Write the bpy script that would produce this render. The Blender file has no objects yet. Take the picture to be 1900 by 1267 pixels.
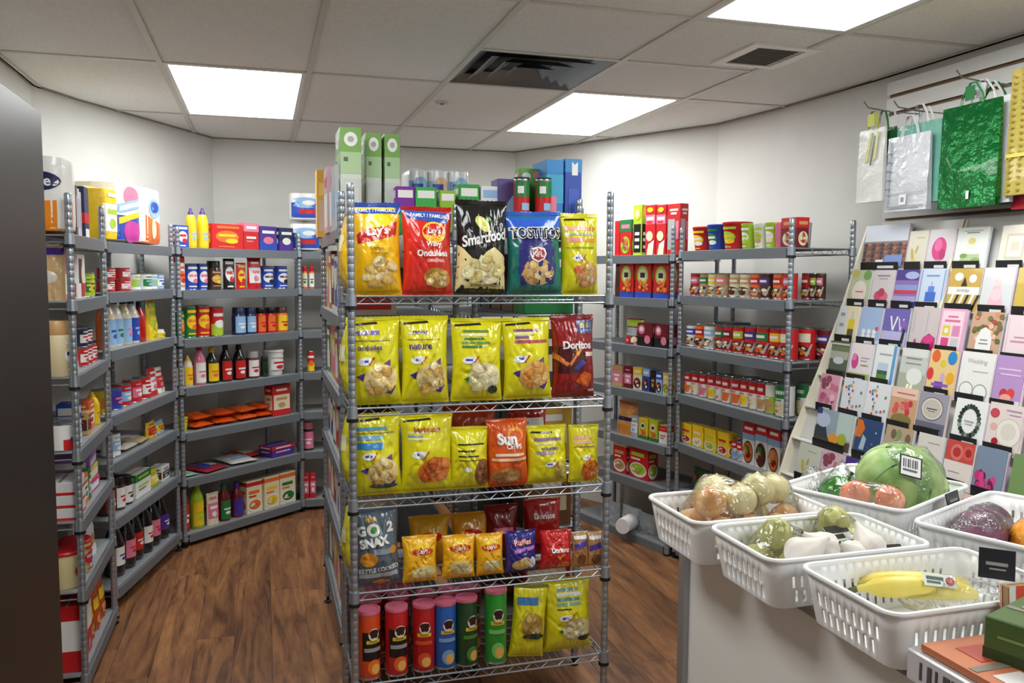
import bpy, bmesh, math, random
from mathutils import Vector, Matrix, noise
SC = bpy.context.scene
COL = SC.collection
# ---------------------------------------------------------------- camera, world, exposure
F_PX, PITCH, ROLL, EYE = 1561.6, .0817, .0054, 1.55
cam_d = bpy.data.cameras.new('camera'); cam = bpy.data.objects.new('camera', cam_d); COL.objects.link(cam)
cam_d.sensor_width = 36; cam_d.lens = F_PX*36/1900; cam_d.clip_start = .02
cam.matrix_world = Matrix.Translation((0, 0, EYE)) @ Matrix.Rotation(math.pi/2-PITCH, 4, 'X') @ Matrix.Rotation(ROLL, 4, 'Z')
SC.camera = cam
world = bpy.data.worlds.new('world'); SC.world = world; world.use_nodes = True
world.node_tree.nodes['Background'].inputs[0].default_value = (.8, .85, .9, 1)
world.node_tree.nodes['Background'].inputs[1].default_value = .05
vs = SC.view_settings; vs.view_transform = 'Standard'; vs.look = 'None'; vs.gamma = 1; vs.use_curve_mapping = False
vs.exposure = 0.5
LAMP = 9.0          # brightness of the ceiling light panels
# ---------------------------------------------------------------- directions of the room grid
CU, SU = .9586, .2847; YAW = math.atan2(SU, CU)
def UV(a, b, z=0): return Vector((a*CU-b*SU, a*SU+b*CU, z))
CEIL = 2.418
# ---------------------------------------------------------------- materials
def lin(h):
    h = h.lstrip('#'); o = []
    for i in (0, 2, 4):
        c = int(h[i:i+2], 16)/255; o.append(c/12.92 if c <= .04045 else ((c+.055)/1.055)**2.4)
    return tuple(o)
PAL = dict(R='#c81e22', O='#e8702a', Y='#f0c81e', G='#1f7a3c', B='#2548b0', N='#1c2450', P='#4a2c8c', K='#141214', W='#e9e9e6', C='#e6dcbc', T='#c49a66', S='#a9adb0', M='#6e1620', L='#a8c832', A='#8fb8e0', I='#e07a96', V='#4a2a1a', D='#1c2e1c', E='#1f6e68')
MATS = {}
def mat(c, rough=.45, metal=0., bump=0., bscale=40., coat=0., name=None):
    c = PAL.get(c, c); key = (c, rough, metal, bump, bscale, coat)
    if key in MATS: return MATS[key]
    m = bpy.data.materials.new(name or 'mat_'+c.lstrip('#')); m.use_nodes = True
    nt = m.node_tree; b = nt.nodes['Principled BSDF']
    b.inputs['Base Color'].default_value = (*lin(c), 1); b.inputs['Roughness'].default_value = rough
    b.inputs['Metallic'].default_value = metal; b.inputs['Coat Weight'].default_value = coat
    if bump:
        tc = nt.nodes.new('ShaderNodeTexCoord'); n = nt.nodes.new('ShaderNodeTexNoise'); bp = nt.nodes.new('ShaderNodeBump')
        n.inputs['Scale'].default_value = bscale; n.inputs['Detail'].default_value = 3
        nt.links.new(tc.outputs['Object'], n.inputs['Vector']); nt.links.new(n.outputs['Fac'], bp.inputs['Height'])
        bp.inputs['Strength'].default_value = bump; bp.inputs['Distance'].default_value = .01
        nt.links.new(bp.outputs['Normal'], b.inputs['Normal'])
    MATS[key] = m; return m
def foil(c): return mat(c, .2, 0, .22, 38, .35)
def card(c): return mat(c, .42)
def noisemat(name, c1, c2, scale, rough=.6, detail=4, bump=0., stretch=(1, 1, 1), lo=.35, hi=.65):
    m = bpy.data.materials.new(name); m.use_nodes = True; nt = m.node_tree; b = nt.nodes['Principled BSDF']
    tc = nt.nodes.new('ShaderNodeTexCoord'); mp = nt.nodes.new('ShaderNodeMapping'); n = nt.nodes.new('ShaderNodeTexNoise'); r = nt.nodes.new('ShaderNodeValToRGB')
    mp.inputs['Scale'].default_value = stretch; n.inputs['Scale'].default_value = scale; n.inputs['Detail'].default_value = detail
    r.color_ramp.elements[0].color = (*lin(c1), 1); r.color_ramp.elements[1].color = (*lin(c2), 1)
    r.color_ramp.elements[0].position = lo; r.color_ramp.elements[1].position = hi
    nt.links.new(tc.outputs['Object'], mp.inputs['Vector']); nt.links.new(mp.outputs[0], n.inputs['Vector']); nt.links.new(n.outputs['Fac'], r.inputs[0]); nt.links.new(r.outputs[0], b.inputs['Base Color'])
    b.inputs['Roughness'].default_value = rough
    if bump:
        bp = nt.nodes.new('ShaderNodeBump'); bp.inputs['Strength'].default_value = bump; bp.inputs['Distance'].default_value = .005
        nt.links.new(n.outputs['Fac'], bp.inputs['Height']); nt.links.new(bp.outputs['Normal'], b.inputs['Normal'])
    return m
def filmmat(name, tint, gl, scale=25):
    m = bpy.data.materials.new(name); m.use_nodes = True; nt = m.node_tree
    for n in list(nt.nodes):
        if n.type == 'BSDF_PRINCIPLED': nt.nodes.remove(n)
    out = nt.nodes['Material Output']; tr = nt.nodes.new('ShaderNodeBsdfTransparent'); g = nt.nodes.new('ShaderNodeBsdfGlossy'); mx = nt.nodes.new('ShaderNodeMixShader'); lw = nt.nodes.new('ShaderNodeLayerWeight')
    tc = nt.nodes.new('ShaderNodeTexCoord'); no = nt.nodes.new('ShaderNodeTexNoise'); bp = nt.nodes.new('ShaderNodeBump'); ma = nt.nodes.new('ShaderNodeMath'); ma.operation = 'MULTIPLY_ADD'
    tr.inputs[0].default_value = (*tint, 1); g.inputs[0].default_value = (.9, .9, .92, 1); g.inputs['Roughness'].default_value = .14
    no.inputs['Scale'].default_value = scale; no.inputs['Detail'].default_value = 2; no.inputs['Distortion'].default_value = 1.2; bp.inputs['Strength'].default_value = .9; bp.inputs['Distance'].default_value = .012
    lw.inputs['Blend'].default_value = .25; ma.inputs[1].default_value = .7; ma.inputs[2].default_value = gl
    nt.links.new(tc.outputs['Object'], no.inputs['Vector']); nt.links.new(no.outputs['Fac'], bp.inputs['Height']); nt.links.new(bp.outputs['Normal'], g.inputs['Normal']); nt.links.new(bp.outputs['Normal'], lw.inputs['Normal'])
    nt.links.new(lw.outputs['Fresnel'], ma.inputs[0]); nt.links.new(ma.outputs[0], mx.inputs[0]); nt.links.new(tr.outputs[0], mx.inputs[1]); nt.links.new(g.outputs[0], mx.inputs[2]); nt.links.new(mx.outputs[0], out.inputs[0])
    return m
def emit(name, c, s):
    m = bpy.data.materials.new(name); m.use_nodes = True; b = m.node_tree.nodes['Principled BSDF']
    b.inputs['Base Color'].default_value = (.8, .8, .8, 1); b.inputs['Emission Color'].default_value = (*c, 1); b.inputs['Emission Strength'].default_value = s
    return m
CHROME = mat('#a4acb6', .34, .75, name='rack_steel'); DARKSTEEL = mat('#5c6268', .4, .7); STRIP = mat('#757c83', .45, .35, name='grey_price_channel')
BLACK = mat('#111012', .5); FILM = filmmat('clear_film', (.99, .99, .99), .05); FILM2 = filmmat('crumpled_film', (.94, .94, .94), .16, 60)
# ---------------------------------------------------------------- mesh helpers
class MB:
    def __init__(s): s.v = []; s.f = []; s.m = []
    def add(s, vs, fs, m=0):
        n = len(s.v); s.v += [tuple(p) for p in vs]; s.f += [tuple(i+n for i in f) for f in fs]; s.m += [m]*len(fs); return s
    def box(s, x0, x1, y0, y1, z0, z1, m=0, c=0.):
        if c:
            P = []
            for z, k in ((z0, c), (z0+c, 0), (z1-c, 0), (z1, c)):
                P += [(x0+k, y0+c, z), (x0+max(k, c), y0+k, z), (x1-max(k, c), y0+k, z), (x1-k, y0+c, z), (x1-k, y1-c, z), (x1-max(k, c), y1-k, z), (x0+max(k, c), y1-k, z), (x0+k, y1-c, z)]
            F = [tuple(range(7, -1, -1)), tuple(range(24, 32))]
            for l in range(3):
                for i in range(8): a = l*8+i; b = l*8+(i+1) % 8; F.append((a, b, b+8, a+8))
            return s.add(P, F, m)
        P = [(x0, y0, z0), (x1, y0, z0), (x1, y1, z0), (x0, y1, z0), (x0, y0, z1), (x1, y0, z1), (x1, y1, z1), (x0, y1, z1)]
        return s.add(P, [(3, 2, 1, 0), (4, 5, 6, 7), (0, 1, 5, 4), (1, 2, 6, 5), (2, 3, 7, 6), (3, 0, 4, 7)], m)
    def lathe(s, prof, n=16, m=0, cx=0, cy=0, cz=0):
        P = []; F = []
        for r, z in prof:
            for i in range(n): a = 2*math.pi*i/n; P.append((cx+r*math.cos(a), cy+r*math.sin(a), cz+z))
        for l in range(len(prof)-1):
            for i in range(n): a = l*n+i; b = l*n+(i+1) % n; F.append((a, b, b+n, a+n))
        F.append(tuple(range(n-1, -1, -1))); F.append(tuple((len(prof)-1)*n+i for i in range(n)))
        return s.add(P, F, m)
    def tube(s, pts, r, n=6, m=0, closed=False, radii=None):
        pts = [Vector(p) for p in pts]; P = []; F = []; N = len(pts)
        for i, p in enumerate(pts):
            a = pts[(i-1) % N] if (closed or i > 0) else p; b = pts[(i+1) % N] if (closed or i < N-1) else p
            t = (b-a).normalized(); ref = Vector((0, 0, 1)) if abs(t.z) < .9 else Vector((1, 0, 0))
            x = t.cross(ref).normalized(); y = x.cross(t); rr = radii[i] if radii else r
            for k in range(n): q = 2*math.pi*k/n; P.append(p+x*rr*math.cos(q)+y*rr*math.sin(q))
        for i in range(N if closed else N-1):
            for k in range(n): a = i*n+k; b = i*n+(k+1) % n; c = ((i+1) % N)*n; F.append((a, b, c+(k+1) % n, c+k))
        if not closed: F.append(tuple(range(n-1, -1, -1))); F.append(tuple((N-1)*n+k for k in range(n)))
        return s.add(P, F, m)
    def grid(s, fn, nx, ny, m=0, flip=False, closed=False):
        P = [fn(i/nx, j/ny) for j in range(ny+1) for i in range(nx+1)]; F = []
        for j in range(ny):
            for i in range(nx):
                a = j*(nx+1)+i; q = (a, a+1, a+nx+2, a+nx+1); F.append(q[::-1] if flip else q)
        return s.add(P, F, m)
    def mesh(s, name, mats, smooth=True, angle=40):
        me = bpy.data.meshes.new(name); me.from_pydata(s.v, [], s.f)
        for x in mats: me.materials.append(x)
        me.polygons.foreach_set('material_index', s.m)
        if smooth:
            me.polygons.foreach_set('use_smooth', [True]*len(me.polygons)); me.update(); me.set_sharp_from_angle(angle=math.radians(angle))
        me.update(); return me
    def build(s, name, mats, parent=None, loc=(0, 0, 0), rot=(0, 0, 0), smooth=True, angle=40):
        if not isinstance(mats, (list, tuple)): mats = [mats]
        return link(name, s.mesh(name, mats, smooth, angle), parent, loc, rot)
def link(name, me, parent=None, loc=(0, 0, 0), rot=(0, 0, 0)):
    o = bpy.data.objects.new(name, me); COL.objects.link(o); o.location = loc; o.rotation_euler = rot
    if parent: o.parent = parent
    return o
LABELS = {}
def tag(o, label, cat, group=None):
    o['label'] = label; o['category'] = cat
    if group: o['group'] = group
    LABELS[label] = LABELS.get(label, 0)+1
    return o
def thing(name, label, cat, loc=(0, 0, 0), rz=0, group=None):
    o = bpy.data.objects.new(name, None); COL.objects.link(o); o.location = loc; o.rotation_euler = (0, 0, rz); o.empty_display_size = .1
    return tag(o, label, cat, group)
def struct(o): o['kind'] = 'structure'; return o
# ---------------------------------------------------------------- flat print laid on a surface S(x, y, lift), x in -.5...5, y in 0..1
TXT = {}
def textmesh(s, bold=.02, shear=0.):
    k = (s, bold, shear)
    if k not in TXT:
        c = bpy.data.curves.new('t', 'FONT'); c.body = s; c.size = 1; c.offset = bold; c.shear = shear; c.resolution_u = 3
        o = bpy.data.objects.new('t', c); me = bpy.data.meshes.new_from_object(o)
        bm = bmesh.new(); bm.from_mesh(me); bmesh.ops.triangulate(bm, faces=bm.faces)
        for it in range(3):
            es = [e for e in bm.edges if e.calc_length() > .16]
            if es: bmesh.ops.subdivide_edges(bm, edges=es, cuts=1); bmesh.ops.triangulate(bm, faces=bm.faces)
        bm.verts.ensure_lookup_table(); bm.verts.index_update()
        V = [(v.co.x, v.co.y) for v in bm.verts]; F = [tuple(v.index for v in f.verts) for f in bm.faces]; bm.free()
        bpy.data.objects.remove(o); bpy.data.meshes.remove(me); bpy.data.curves.remove(c)
        xs = [a for a, b in V] or [0]; ys = [b for a, b in V] or [0]; cx = (min(xs)+max(xs))/2; cy = (min(ys)+max(ys))/2
        V = [(a-cx, b-cy) for a, b in V]; TXT[k] = (V, F, max(xs)-min(xs), max(ys)-min(ys))
    return TXT[k]
def r_(x0, y0, x1, y1, c): return ('r', x0, y0, x1, y1, c)
def e_(cx, cy, rx, ry, c, a=0): return ('e', cx, cy, rx, ry, c, a)
def p_(pts, c): return ('p', pts, c)
def t_(s, cx, cy, h, c, maxw=.86, bold=.02, shear=0., rot=0.): return ('t', s, cx, cy, h, c, maxw, bold, shear, rot)
def put_prints(mb, S, shapes, W, H, mats, mf, nx=1, ny=1, lift=.0006, step=.0004):
    def mi(c):
        m = mf(c)
        if m not in mats: mats.append(m)
        return mats.index(m)
    ntext = 0
    for i, sh in enumerate(shapes):
        o = lift+step*i
        if sh[0] == 'r':
            _, x0, y0, x1, y1, c = sh; mb.grid(lambda a, b: S(x0+(x1-x0)*a, y0+(y1-y0)*b, o), max(1, round(nx*(x1-x0)+.4)), max(1, round(ny*(y1-y0)+.4)), mi(c))
        elif sh[0] == 'e':
            _, cx, cy, rx, ry, c, a = sh; ca, sa = math.cos(a), math.sin(a); n = 30 if nx > 14 else 18; R = 1 if nx == 1 else 8 if nx > 14 else 3
            P = [S(cx, cy, o)]; F = []
            for k in range(1, R+1):
                for j in range(n):
                    q = 2*math.pi*j/n; ex = rx*W*math.cos(q)*k/R; ey = ry*H*math.sin(q)*k/R
                    P.append(S(cx+(ex*ca-ey*sa)/W, cy+(ex*sa+ey*ca)/H, o))
            for j in range(n): F.append((0, 1+j, 1+(j+1) % n))
            for k in range(R-1):
                for j in range(n): a0 = 1+k*n+j; b0 = 1+k*n+(j+1) % n; F.append((a0, a0+n, b0+n, b0))
            mb.add(P, F, mi(c))
        elif sh[0] == 'p':
            _, pts, c = sh
            bm = bmesh.new(); vs_ = [bm.verts.new((x*W, y*H, 0)) for x, y in pts]; bm.faces.new(vs_); bmesh.ops.triangulate(bm, faces=bm.faces)
            if nx > 1:
                for it in range(3):
                    es = [e for e in bm.edges if e.calc_length() > (.008 if nx > 14 else .014)]
                    if es: bmesh.ops.subdivide_edges(bm, edges=es, cuts=1); bmesh.ops.triangulate(bm, faces=bm.faces)
            bm.verts.index_update(); P = [S(v.co.x/W, v.co.y/H, o) for v in bm.verts]; F = [tuple(v.index for v in f.verts) for f in bm.faces]
            fl = sum((pts[k][0]*pts[(k+1) % len(pts)][1]-pts[(k+1) % len(pts)][0]*pts[k][1]) for k in range(len(pts)))
            bm.free(); mb.add(P, F, mi(c))
        elif sh[0] == 't':
            _, s, cx, cy, h, c, maxw, bold, shear, rot = sh
            if nx > 14: ntext += 1; o += .0009+.0009*ntext
            V, F, tw, th = textmesh(s, bold, shear); k = h*H/max(th, .01)
            if tw*k > maxw*W: kx = maxw*W/tw
            else: kx = k
            cr, sr = math.cos(rot), math.sin(rot)
            mb.add([S(cx+(a*kx*cr-b*k*sr)/W, cy+(a*kx*sr+b*k*cr)/H, o) for a, b in V], F, mi(c))
def printed(name, S, shapes, W, H, parent, mf=card, nx=1, ny=1, lift=.0006, step=.0004, extra=()):
    mb = MB(); mats = []
    put_prints(mb, S, shapes, W, H, mats, mf, nx, ny, lift, step)
    for S2, W2 in extra: put_prints(mb, S2, shapes, W2, H, mats, mf, nx, ny, lift, step)
    if not mb.f: return None
    return mb.build(name, mats, parent, smooth=(nx > 1), angle=60)
def chips(cx, cy, rx, ry, cols, n, seed):
    R = random.Random(seed); o = []
    def dk(c, k):
        c = PAL.get(c, c).lstrip('#'); return '#'+''.join('%02x' % max(0, min(255, int(int(c[i:i+2], 16)*k))) for i in (0, 2, 4))
    for i in range(n):
        a = 2.4*i+R.uniform(-.4, .4); d = (.78*((i+.5)/n)**.5) if n > 2 else .3; k = R.uniform(.30, .46); ro = R.uniform(0, 3.1); m = R.randint(6, 8)
        X, Y = cx+rx*d*math.cos(a), cy+ry*d*math.sin(a); el = R.uniform(.6, 1)
        pts = []
        for j in range(m):
            q = 2*math.pi*j/m; rr = R.uniform(.82, 1.12); ex, ey = math.cos(q)*rr, math.sin(q)*rr*el
            pts.append((ex*math.cos(ro)-ey*math.sin(ro), ex*math.sin(ro)+ey*math.cos(ro)))
        c = cols[i % len(cols)]
        o.append(p_([(X+x*rx*k, Y+y*ry*k) for x, y in pts], dk(c, .84))); o.append(p_([(X+x*rx*k*.86, Y+.006+y*ry*k*.86) for x, y in pts], c)); o.append(p_([(X-rx*k*.12+x*rx*k*.38, Y+ry*k*.16+y*ry*k*.34) for x, y in pts], dk(c, 1.08)))
    return o
def style(spec):
    if spec == 'none': return []
    k, _, c = spec.partition(':'); c = list(c)+['W', 'W', 'W']; a, b, d = c[0], c[1], c[2]
    D = {'oval': [e_(-.02, .5, .37, .24, a), r_(-.3, .5, .26, .6, b), e_(.12, .33, .2, .1, b), r_(-.34, .82, .36, .92, a), r_(-.3, .08, .2, .13, a)],
     'lab': [r_(-.44, .2, .44, .68, a), r_(-.3, .5, .3, .59, b), e_(0, .34, .2, .09, b), r_(-.3, .8, .3, .87, a)],
     'split': [r_(-.5, .0, .5, .42, a), e_(0, .42, .3, .15, b), r_(-.36, .7, .36, .82, d)],
     'top': [r_(-.5, .68, .5, 1, a), r_(-.34, .78, .34, .88, b), r_(-.34, .42, .3, .5, b), r_(-.34, .3, .12, .35, a)],
     'pic': [r_(-.5, .66, .5, 1, a), r_(-.36, .76, .36, .87, d), e_(0, .3, .4, .24, b)]+chips(0, .3, .36, .2, [b, d, 'R', 'O'], 7, ord(b)),
     'soup': [r_(-.5, .84, .5, .96, a), r_(-.38, .6, .3, .7, b), r_(-.38, .5, .1, .55, a), e_(0, .24, .45, .2, 'W'), e_(0, .26, .38, .15, b)]+chips(0, .26, .32, .12, [b, 'C', 'T'], 5, ord(a)+ord(b)),
     'soup2': [r_(-.46, .62, .46, .8, a), r_(-.36, .7, .36, .76, 'W'), r_(-.36, .64, .2, .675, 'R'), e_(-.05, .38, .34, .1, b), p_([(-.3, 0), (.32, 0), (.42, .3), (-.12, .22)], 'W'), e_(.05, .08, .3, .1, b), e_(0, .9, .3, .05, 'Y')],
     'fish': [e_(-.02, .63, .36, .26, a), e_(-.02, .63, .26, .18, 'C'), r_(-.16, .56, .14, .7, 'D'), r_(-.5, 0, .5, .16, b), ]+chips(.1, .3, .36, .2, ['O', '#e89a4a', '#d8702a'], 7, ord(d)),
     'pud': [r_(-.5, 0, .5, .4, a), e_(-.2, .72, .22, .2, b), e_(-.2, .74, .13, .1, 'W'), e_(.2, .3, .2, .18, 'I')],
     'crk': [r_(-.42, .06, .42, .62, a), r_(-.26, .4, .26, .46, 'W'), r_(-.26, .28, .26, .34, 'W'), r_(-.26, .14, .26, .2, 'W'), e_(0, .83, .38, .13, b), e_(0, .83, .2, .07, 'C')],
     'gwin': [r_(-.42, .1, .1, .7, a), r_(-.3, .86, .34, .9, b), r_(-.2, .79, .24, .83, b), r_(.18, .3, .42, .66, 'I')],
     'stew': [r_(-.5, .74, .5, 1, a), r_(-.34, .83, .36, .9, 'W'), r_(-.5, .6, .5, .74, 'A'), e_(0, .3, .43, .27, 'V'), e_(0, .3, .38, .23, b)]+chips(0, .3, .34, .2, [d, 'T', 'M'], 7, 3),
     'ch': [r_(-.42, .56, .42, .86, a), r_(-.3, .66, .3, .76, 'W'), e_(0, .26, .4, .19, 'V')]+chips(0, .26, .4, .19, [b, 'T', b, 'C'], 6, ord(a)+ord(b))+[p_([(.2, .1), (.3, .08), (.5, .5), (.42, .5)], 'S')],
     'cs': [r_(-.5, .58, .5, 1, a), r_(-.3, .72, .3, .84, 'W'), p_([(-.4, .08), (.3, .05), (.45, .4), (-.1, .46), (-.42, .3)], b)]+chips(0, .25, .3, .16, [b, 'T', 'O'], 4, ord(b))+[r_(-.1, .5, .2, .54, a)],
     'sponge': [r_(-.5, 0, .5, .44, a), e_(.05, .74, .3, .16, b), e_(.05, .2, .32, .17, '#c0329a'), p_([(-.4, .3), (.42, .46), (.42, .54), (-.4, .4)], 'Y'), p_([(-.46, .46), (.44, .6), (.42, .74), (-.44, .6)], 'A'), p_([(-.4, .5), (.38, .63), (.36, .69), (-.38, .57)], 'W')],
     'halfo': [p_([(-.5, 0), (.5, 0), (.5, .36), (-.5, .52)], a), e_(.05, .62, .3, .16, b), e_(.05, .64, .2, .09, 'B'), e_(.0, .28, .12, .16, 'C')]}
    return D[k]
# ---------------------------------------------------------------- goods; local frame: base z=0, front face at y=0 looking to -y
def carton(w, h, d, c, shapes, name='carton', side=True):
    o = MB().box(-w/2, w/2, 0, d, 0, h, 0, min(.002, w*.06, h*.06)).build(name, card(c), smooth=False)
    if shapes:
        ex = [(lambda x, y, l: (-w/2-l, d/2-x*d, y*h), d), (lambda x, y, l: (w/2+l, d/2+x*d, y*h), d)] if side else []
        printed('panel_print', lambda x, y, l: (x*w, -l, y*h), shapes, w, h, o, extra=ex)
    MB().box(-w*.47, w*.47, d*.42, d*.5, h, h+.0012, 0).build('top_flap_seam', card('#8a8478'), o, smooth=False)
    return o
def cylS(r, z0, z1, span=2.6): return lambda x, y, l: (math.sin(x*span)*(r+l), r-(r+l)*math.cos(x*span), z0+y*(z1-z0))
def roundgood(kind, w, h, c, shapes, cap):
    r = w/2
    P = {'can': [(0, 0), (.93, 0), (1, .012), (1, .03), (.965, .045), (.965, .955), (1, .97), (1, .99), (.95, 1), (.92, .985), (0, .985)],
     'jar': [(0, 0), (.9, 0), (1, .03), (1, .70), (.84, .79), (.84, .8), (0, .8)], 'jug': [(0, 0), (.94, 0), (1, .02), (1, .72), (.9, .77), (0, .77)],
     'bottle': [(0, 0), (.9, 0), (1, .02), (1, .58), (.86, .69), (.42, .83), (.36, .88), (0, .88)],
     'squeeze': [(0, 0), (.9, 0), (1, .03), (.9, .38), (1, .64), (.72, .8), (.42, .85), (0, .85)],
     'soda': [(0, 0), (.82, 0), (1, .05), (.96, .12), (1, .2), (1, .52), (.78, .7), (.38, .87), (.33, .93), (0, .93)],
     'bowl': [(0, 0), (.7, 0), (.76, .02), (.97, .9), (1.02, .93), (1.02, .97), (.96, .985), (0, .985)], 'tub': [(0, 0), (.8, 0), (.84, .03), (.97, .84), (.97, .86), (0, .86)]}[kind]
    m = {'can': mat('#b8bcc0', .25, .9), 'jar': mat(c, .15, 0, 0, 40, .5), 'bottle': mat(c, .18, 0, 0, 40, .5), 'soda': mat(c, .12, 0, 0, 40, .6)}.get(kind, mat(c, .35))
    nm = {'can': 'food_can', 'jar': 'jar', 'jug': 'powder_jar', 'bottle': 'bottle', 'squeeze': 'squeeze_bottle', 'soda': 'soda_bottle', 'bowl': 'soup_cup', 'tub': 'tub'}[kind]
    o = MB().lathe([(a*r, b*h) for a, b in P], 18, 0, 0, r).build(nm, m)
    C = {'jar': [(.86, .76), (.9, .77), (.9, .98), (.84, 1), (0, 1)], 'jug': [(.94, .74), (.97, .76), (.92, .97), (.85, 1), (0, 1)], 'bottle': [(.44, .86), (.44, .98), (.4, 1), (0, 1)], 'squeeze': [(.5, .83), (.5, .88), (.3, .92), (.2, 1), (0, 1)], 'soda': [(.4, .915), (.4, .99), (.36, 1), (0, 1)], 'tub': [(.99, .84), (1.04, .86), (1.04, .9), (.98, .93), (0, .93)]}.get(kind)
    if C: MB().lathe([(0, C[0][1]*h)]+[(a*r, b*h) for a, b in C], 18, 0, 0, r).build('cap' if kind in ('bottle', 'squeeze', 'soda') else 'lid', mat(cap or 'W', .35), o)
    if kind == 'can':
        mb = MB(); mats = [card(c)]; n = 24
        mb.grid(lambda a, b: (r*.985*math.sin(a*6.2832), r-r*.985*math.cos(a*6.2832), h*(.05+.9*b)), n, 1, 0)
        put_prints(mb, cylS(r*.985, h*.05, h*.95), shapes, w*1.2, h*.9, mats, card, 8, 2, .0006, .0003)
        mb.build('paper_label', mats, o, angle=60)
        if cap: MB().lathe([(0, h), (r*.98, h), (r*.98, h*1.03), (0, h*1.03)], 18, 0, 0, r).build('lid', mat(cap, .4), o)
    elif kind == 'bowl':
        S = lambda x, y, l: (math.sin(x*2.4)*(r*(.76+.2*y)+l), r-(r*(.76+.2*y)+l)*math.cos(x*2.4), h*(.03+.85*y))
        if shapes: printed('label_print', S, shapes, w, h*.85, o, card, 8, 3)
    elif shapes:
        z0, z1 = {'jar': (.08, .68), 'jug': (.06, .7), 'bottle': (.06, .56), 'squeeze': (.06, .62), 'soda': (.2, .52), 'tub': (.05, .82)}[kind]
        k = {'squeeze': .99, 'tub': .98, 'bottle': 1.005, 'soda': 1.005}.get(kind, 1.005)
        if kind in ('jar', 'bottle', 'soda', 'squeeze') and shapes[0][0] == 'r': shapes = [r_(-.5, 0, .5, 1, shapes[0][5])]+shapes[1:3]
        printed('label_print', cylS(r*k, h*z0, h*z1, 2.2), shapes, w, h*(z1-z0), o, card, 8, 3)
    return o
def bagS(w, h, T, seed, pouch=False, slack=1.):
    s3 = seed*1.7
    def half(x, y):
        f = max(0., 1-abs(2*x)**2.6)**.55
        if pouch: g = max(0., 1-y/.95)**.6*.9+.02
        else: g = max(0., math.sin(math.pi*min(1, max(0, (y-.03)/.925))**.82))**.5
        ends = abs(2*y-1)**1.5
        n1 = noise.noise(Vector((x*2.6+seed*7.1, y*2.8, seed*1.3)))
        fold = abs(noise.noise(Vector((x*9+seed*3.3+y*1.2, y*1.6, seed))))          # long creases fanning from the seals
        diag = abs(noise.noise(Vector((x*4.2+y*4.4+s3, (y-x)*1.3, s3))))+.6*abs(noise.noise(Vector((x*5-y*5+s3, (y+x)*1.6, s3*.7))))
        fine = noise.noise(Vector((x*16+s3, y*20, seed)))
        k = g*(f**.5)*min(1, w/.13)*slack
        return T*g*f*(1+.22*slack*n1)+k*(-.014*(.35-min(fold, .35))*ends*2.2-.010*max(0, .28-diag)*3.0+.0012*fine)
    def X(x, y): return x*w*(1-(.0 if pouch else .085)*math.sin(math.pi*min(1, max(0, y)))+.012*noise.noise(Vector((seed*2, y*4, x))))
    F = lambda x, y, l: (X(x, y), T-max(half(x, y), 0)-l, y*h)
    B = lambda x, y, l: (X(x, y), T+max(half(x, y)*.9, 0)+l, y*h)
    return F, B
def bag(w, h, T, c, shapes, seed, name='chip_bag', pouch=False, seal=None, m=None, slack=1., hero=False):
    F, B = bagS(w, h, T, seed, pouch, slack); nx, ny = (44, 60) if hero else (22, 28) if w > .1 else (14, 18)
    fm = m or foil(c)
    mb = MB(); mb.grid(lambda a, b: F(a-.5, b*.955, 0), nx, ny); mb.grid(lambda a, b: B(a-.5, b*.955, 0), nx//2, ny//2, 0, True)
    if pouch: mb.grid(lambda a, b: tuple(Vector(F(a-.5, 0, 0)).lerp(Vector(B(a-.5, 0, 0)), b)), nx, 1, 0, True)
    o = mb.build(name, fm, angle=80)
    sb = MB(); zz = lambda a: .004*h*(1 if int(a*24+.01) % 2 else -1)
    sb.grid(lambda a, b: (F(a-.5, .955+.045*b, 0)[0], T-.0012-.0008*(int(b*6) % 2)+.003*math.sin(a*9+seed), h*(.955+.045*b)+(zz(a) if b > .99 else 0)), 24, 6)
    sb.grid(lambda a, b: (F(a-.5, .955+.045*b, 0)[0], T+.0012+.003*math.sin(a*9+seed), h*(.955+.045*b)+(zz(a) if b > .99 else 0)), 24, 6, 0, True)
    sb.build('top_seal', foil(seal or c), o, smooth=False)
    if shapes: printed('bag_print', lambda x, y, l: F(x, y, l), shapes, w, h, o, foil, 22 if hero else 14, 26 if hero else 18, .0014 if hero else .0016, .00013 if hero else .0004)
    return o
def pack(w, h, d, c, shapes, name='paper_roll_pack', rolls=2):
    k = lambda z: max(0., 1-abs(2*z-1)**9)**(1/9)*.985+.015
    def fr(x, z): return d/2-(d/2)*k(z)*max(0., 1-abs(2*x)**6)**(1/6)*(1-.05*abs(math.sin(math.pi*(x+.5)*rolls))**.3*0-.04*(1-abs(math.sin(math.pi*(x+.5)*rolls))))
    mb = MB(); S = lambda x, y, l: (x*w*k(y), fr(x, y)-l, y*h)
    mb.grid(lambda a, b: S(a-.5, b, 0), 20, 14); mb.grid(lambda a, b: ((a-.5)*w*k(b), d-fr(a-.5, b), b*h), 20, 14, 0, True)
    o = mb.build(name, mat(c, .3, 0, .25, 25, .3), angle=70)
    # visible ends of the pack carry the same print wrapped on the side
    if shapes: printed('film_print', S, shapes, w, h, o, lambda c: mat(c, .3, 0, .2, 25, .3), 14, 12, .001, .0005)
    return o
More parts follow.
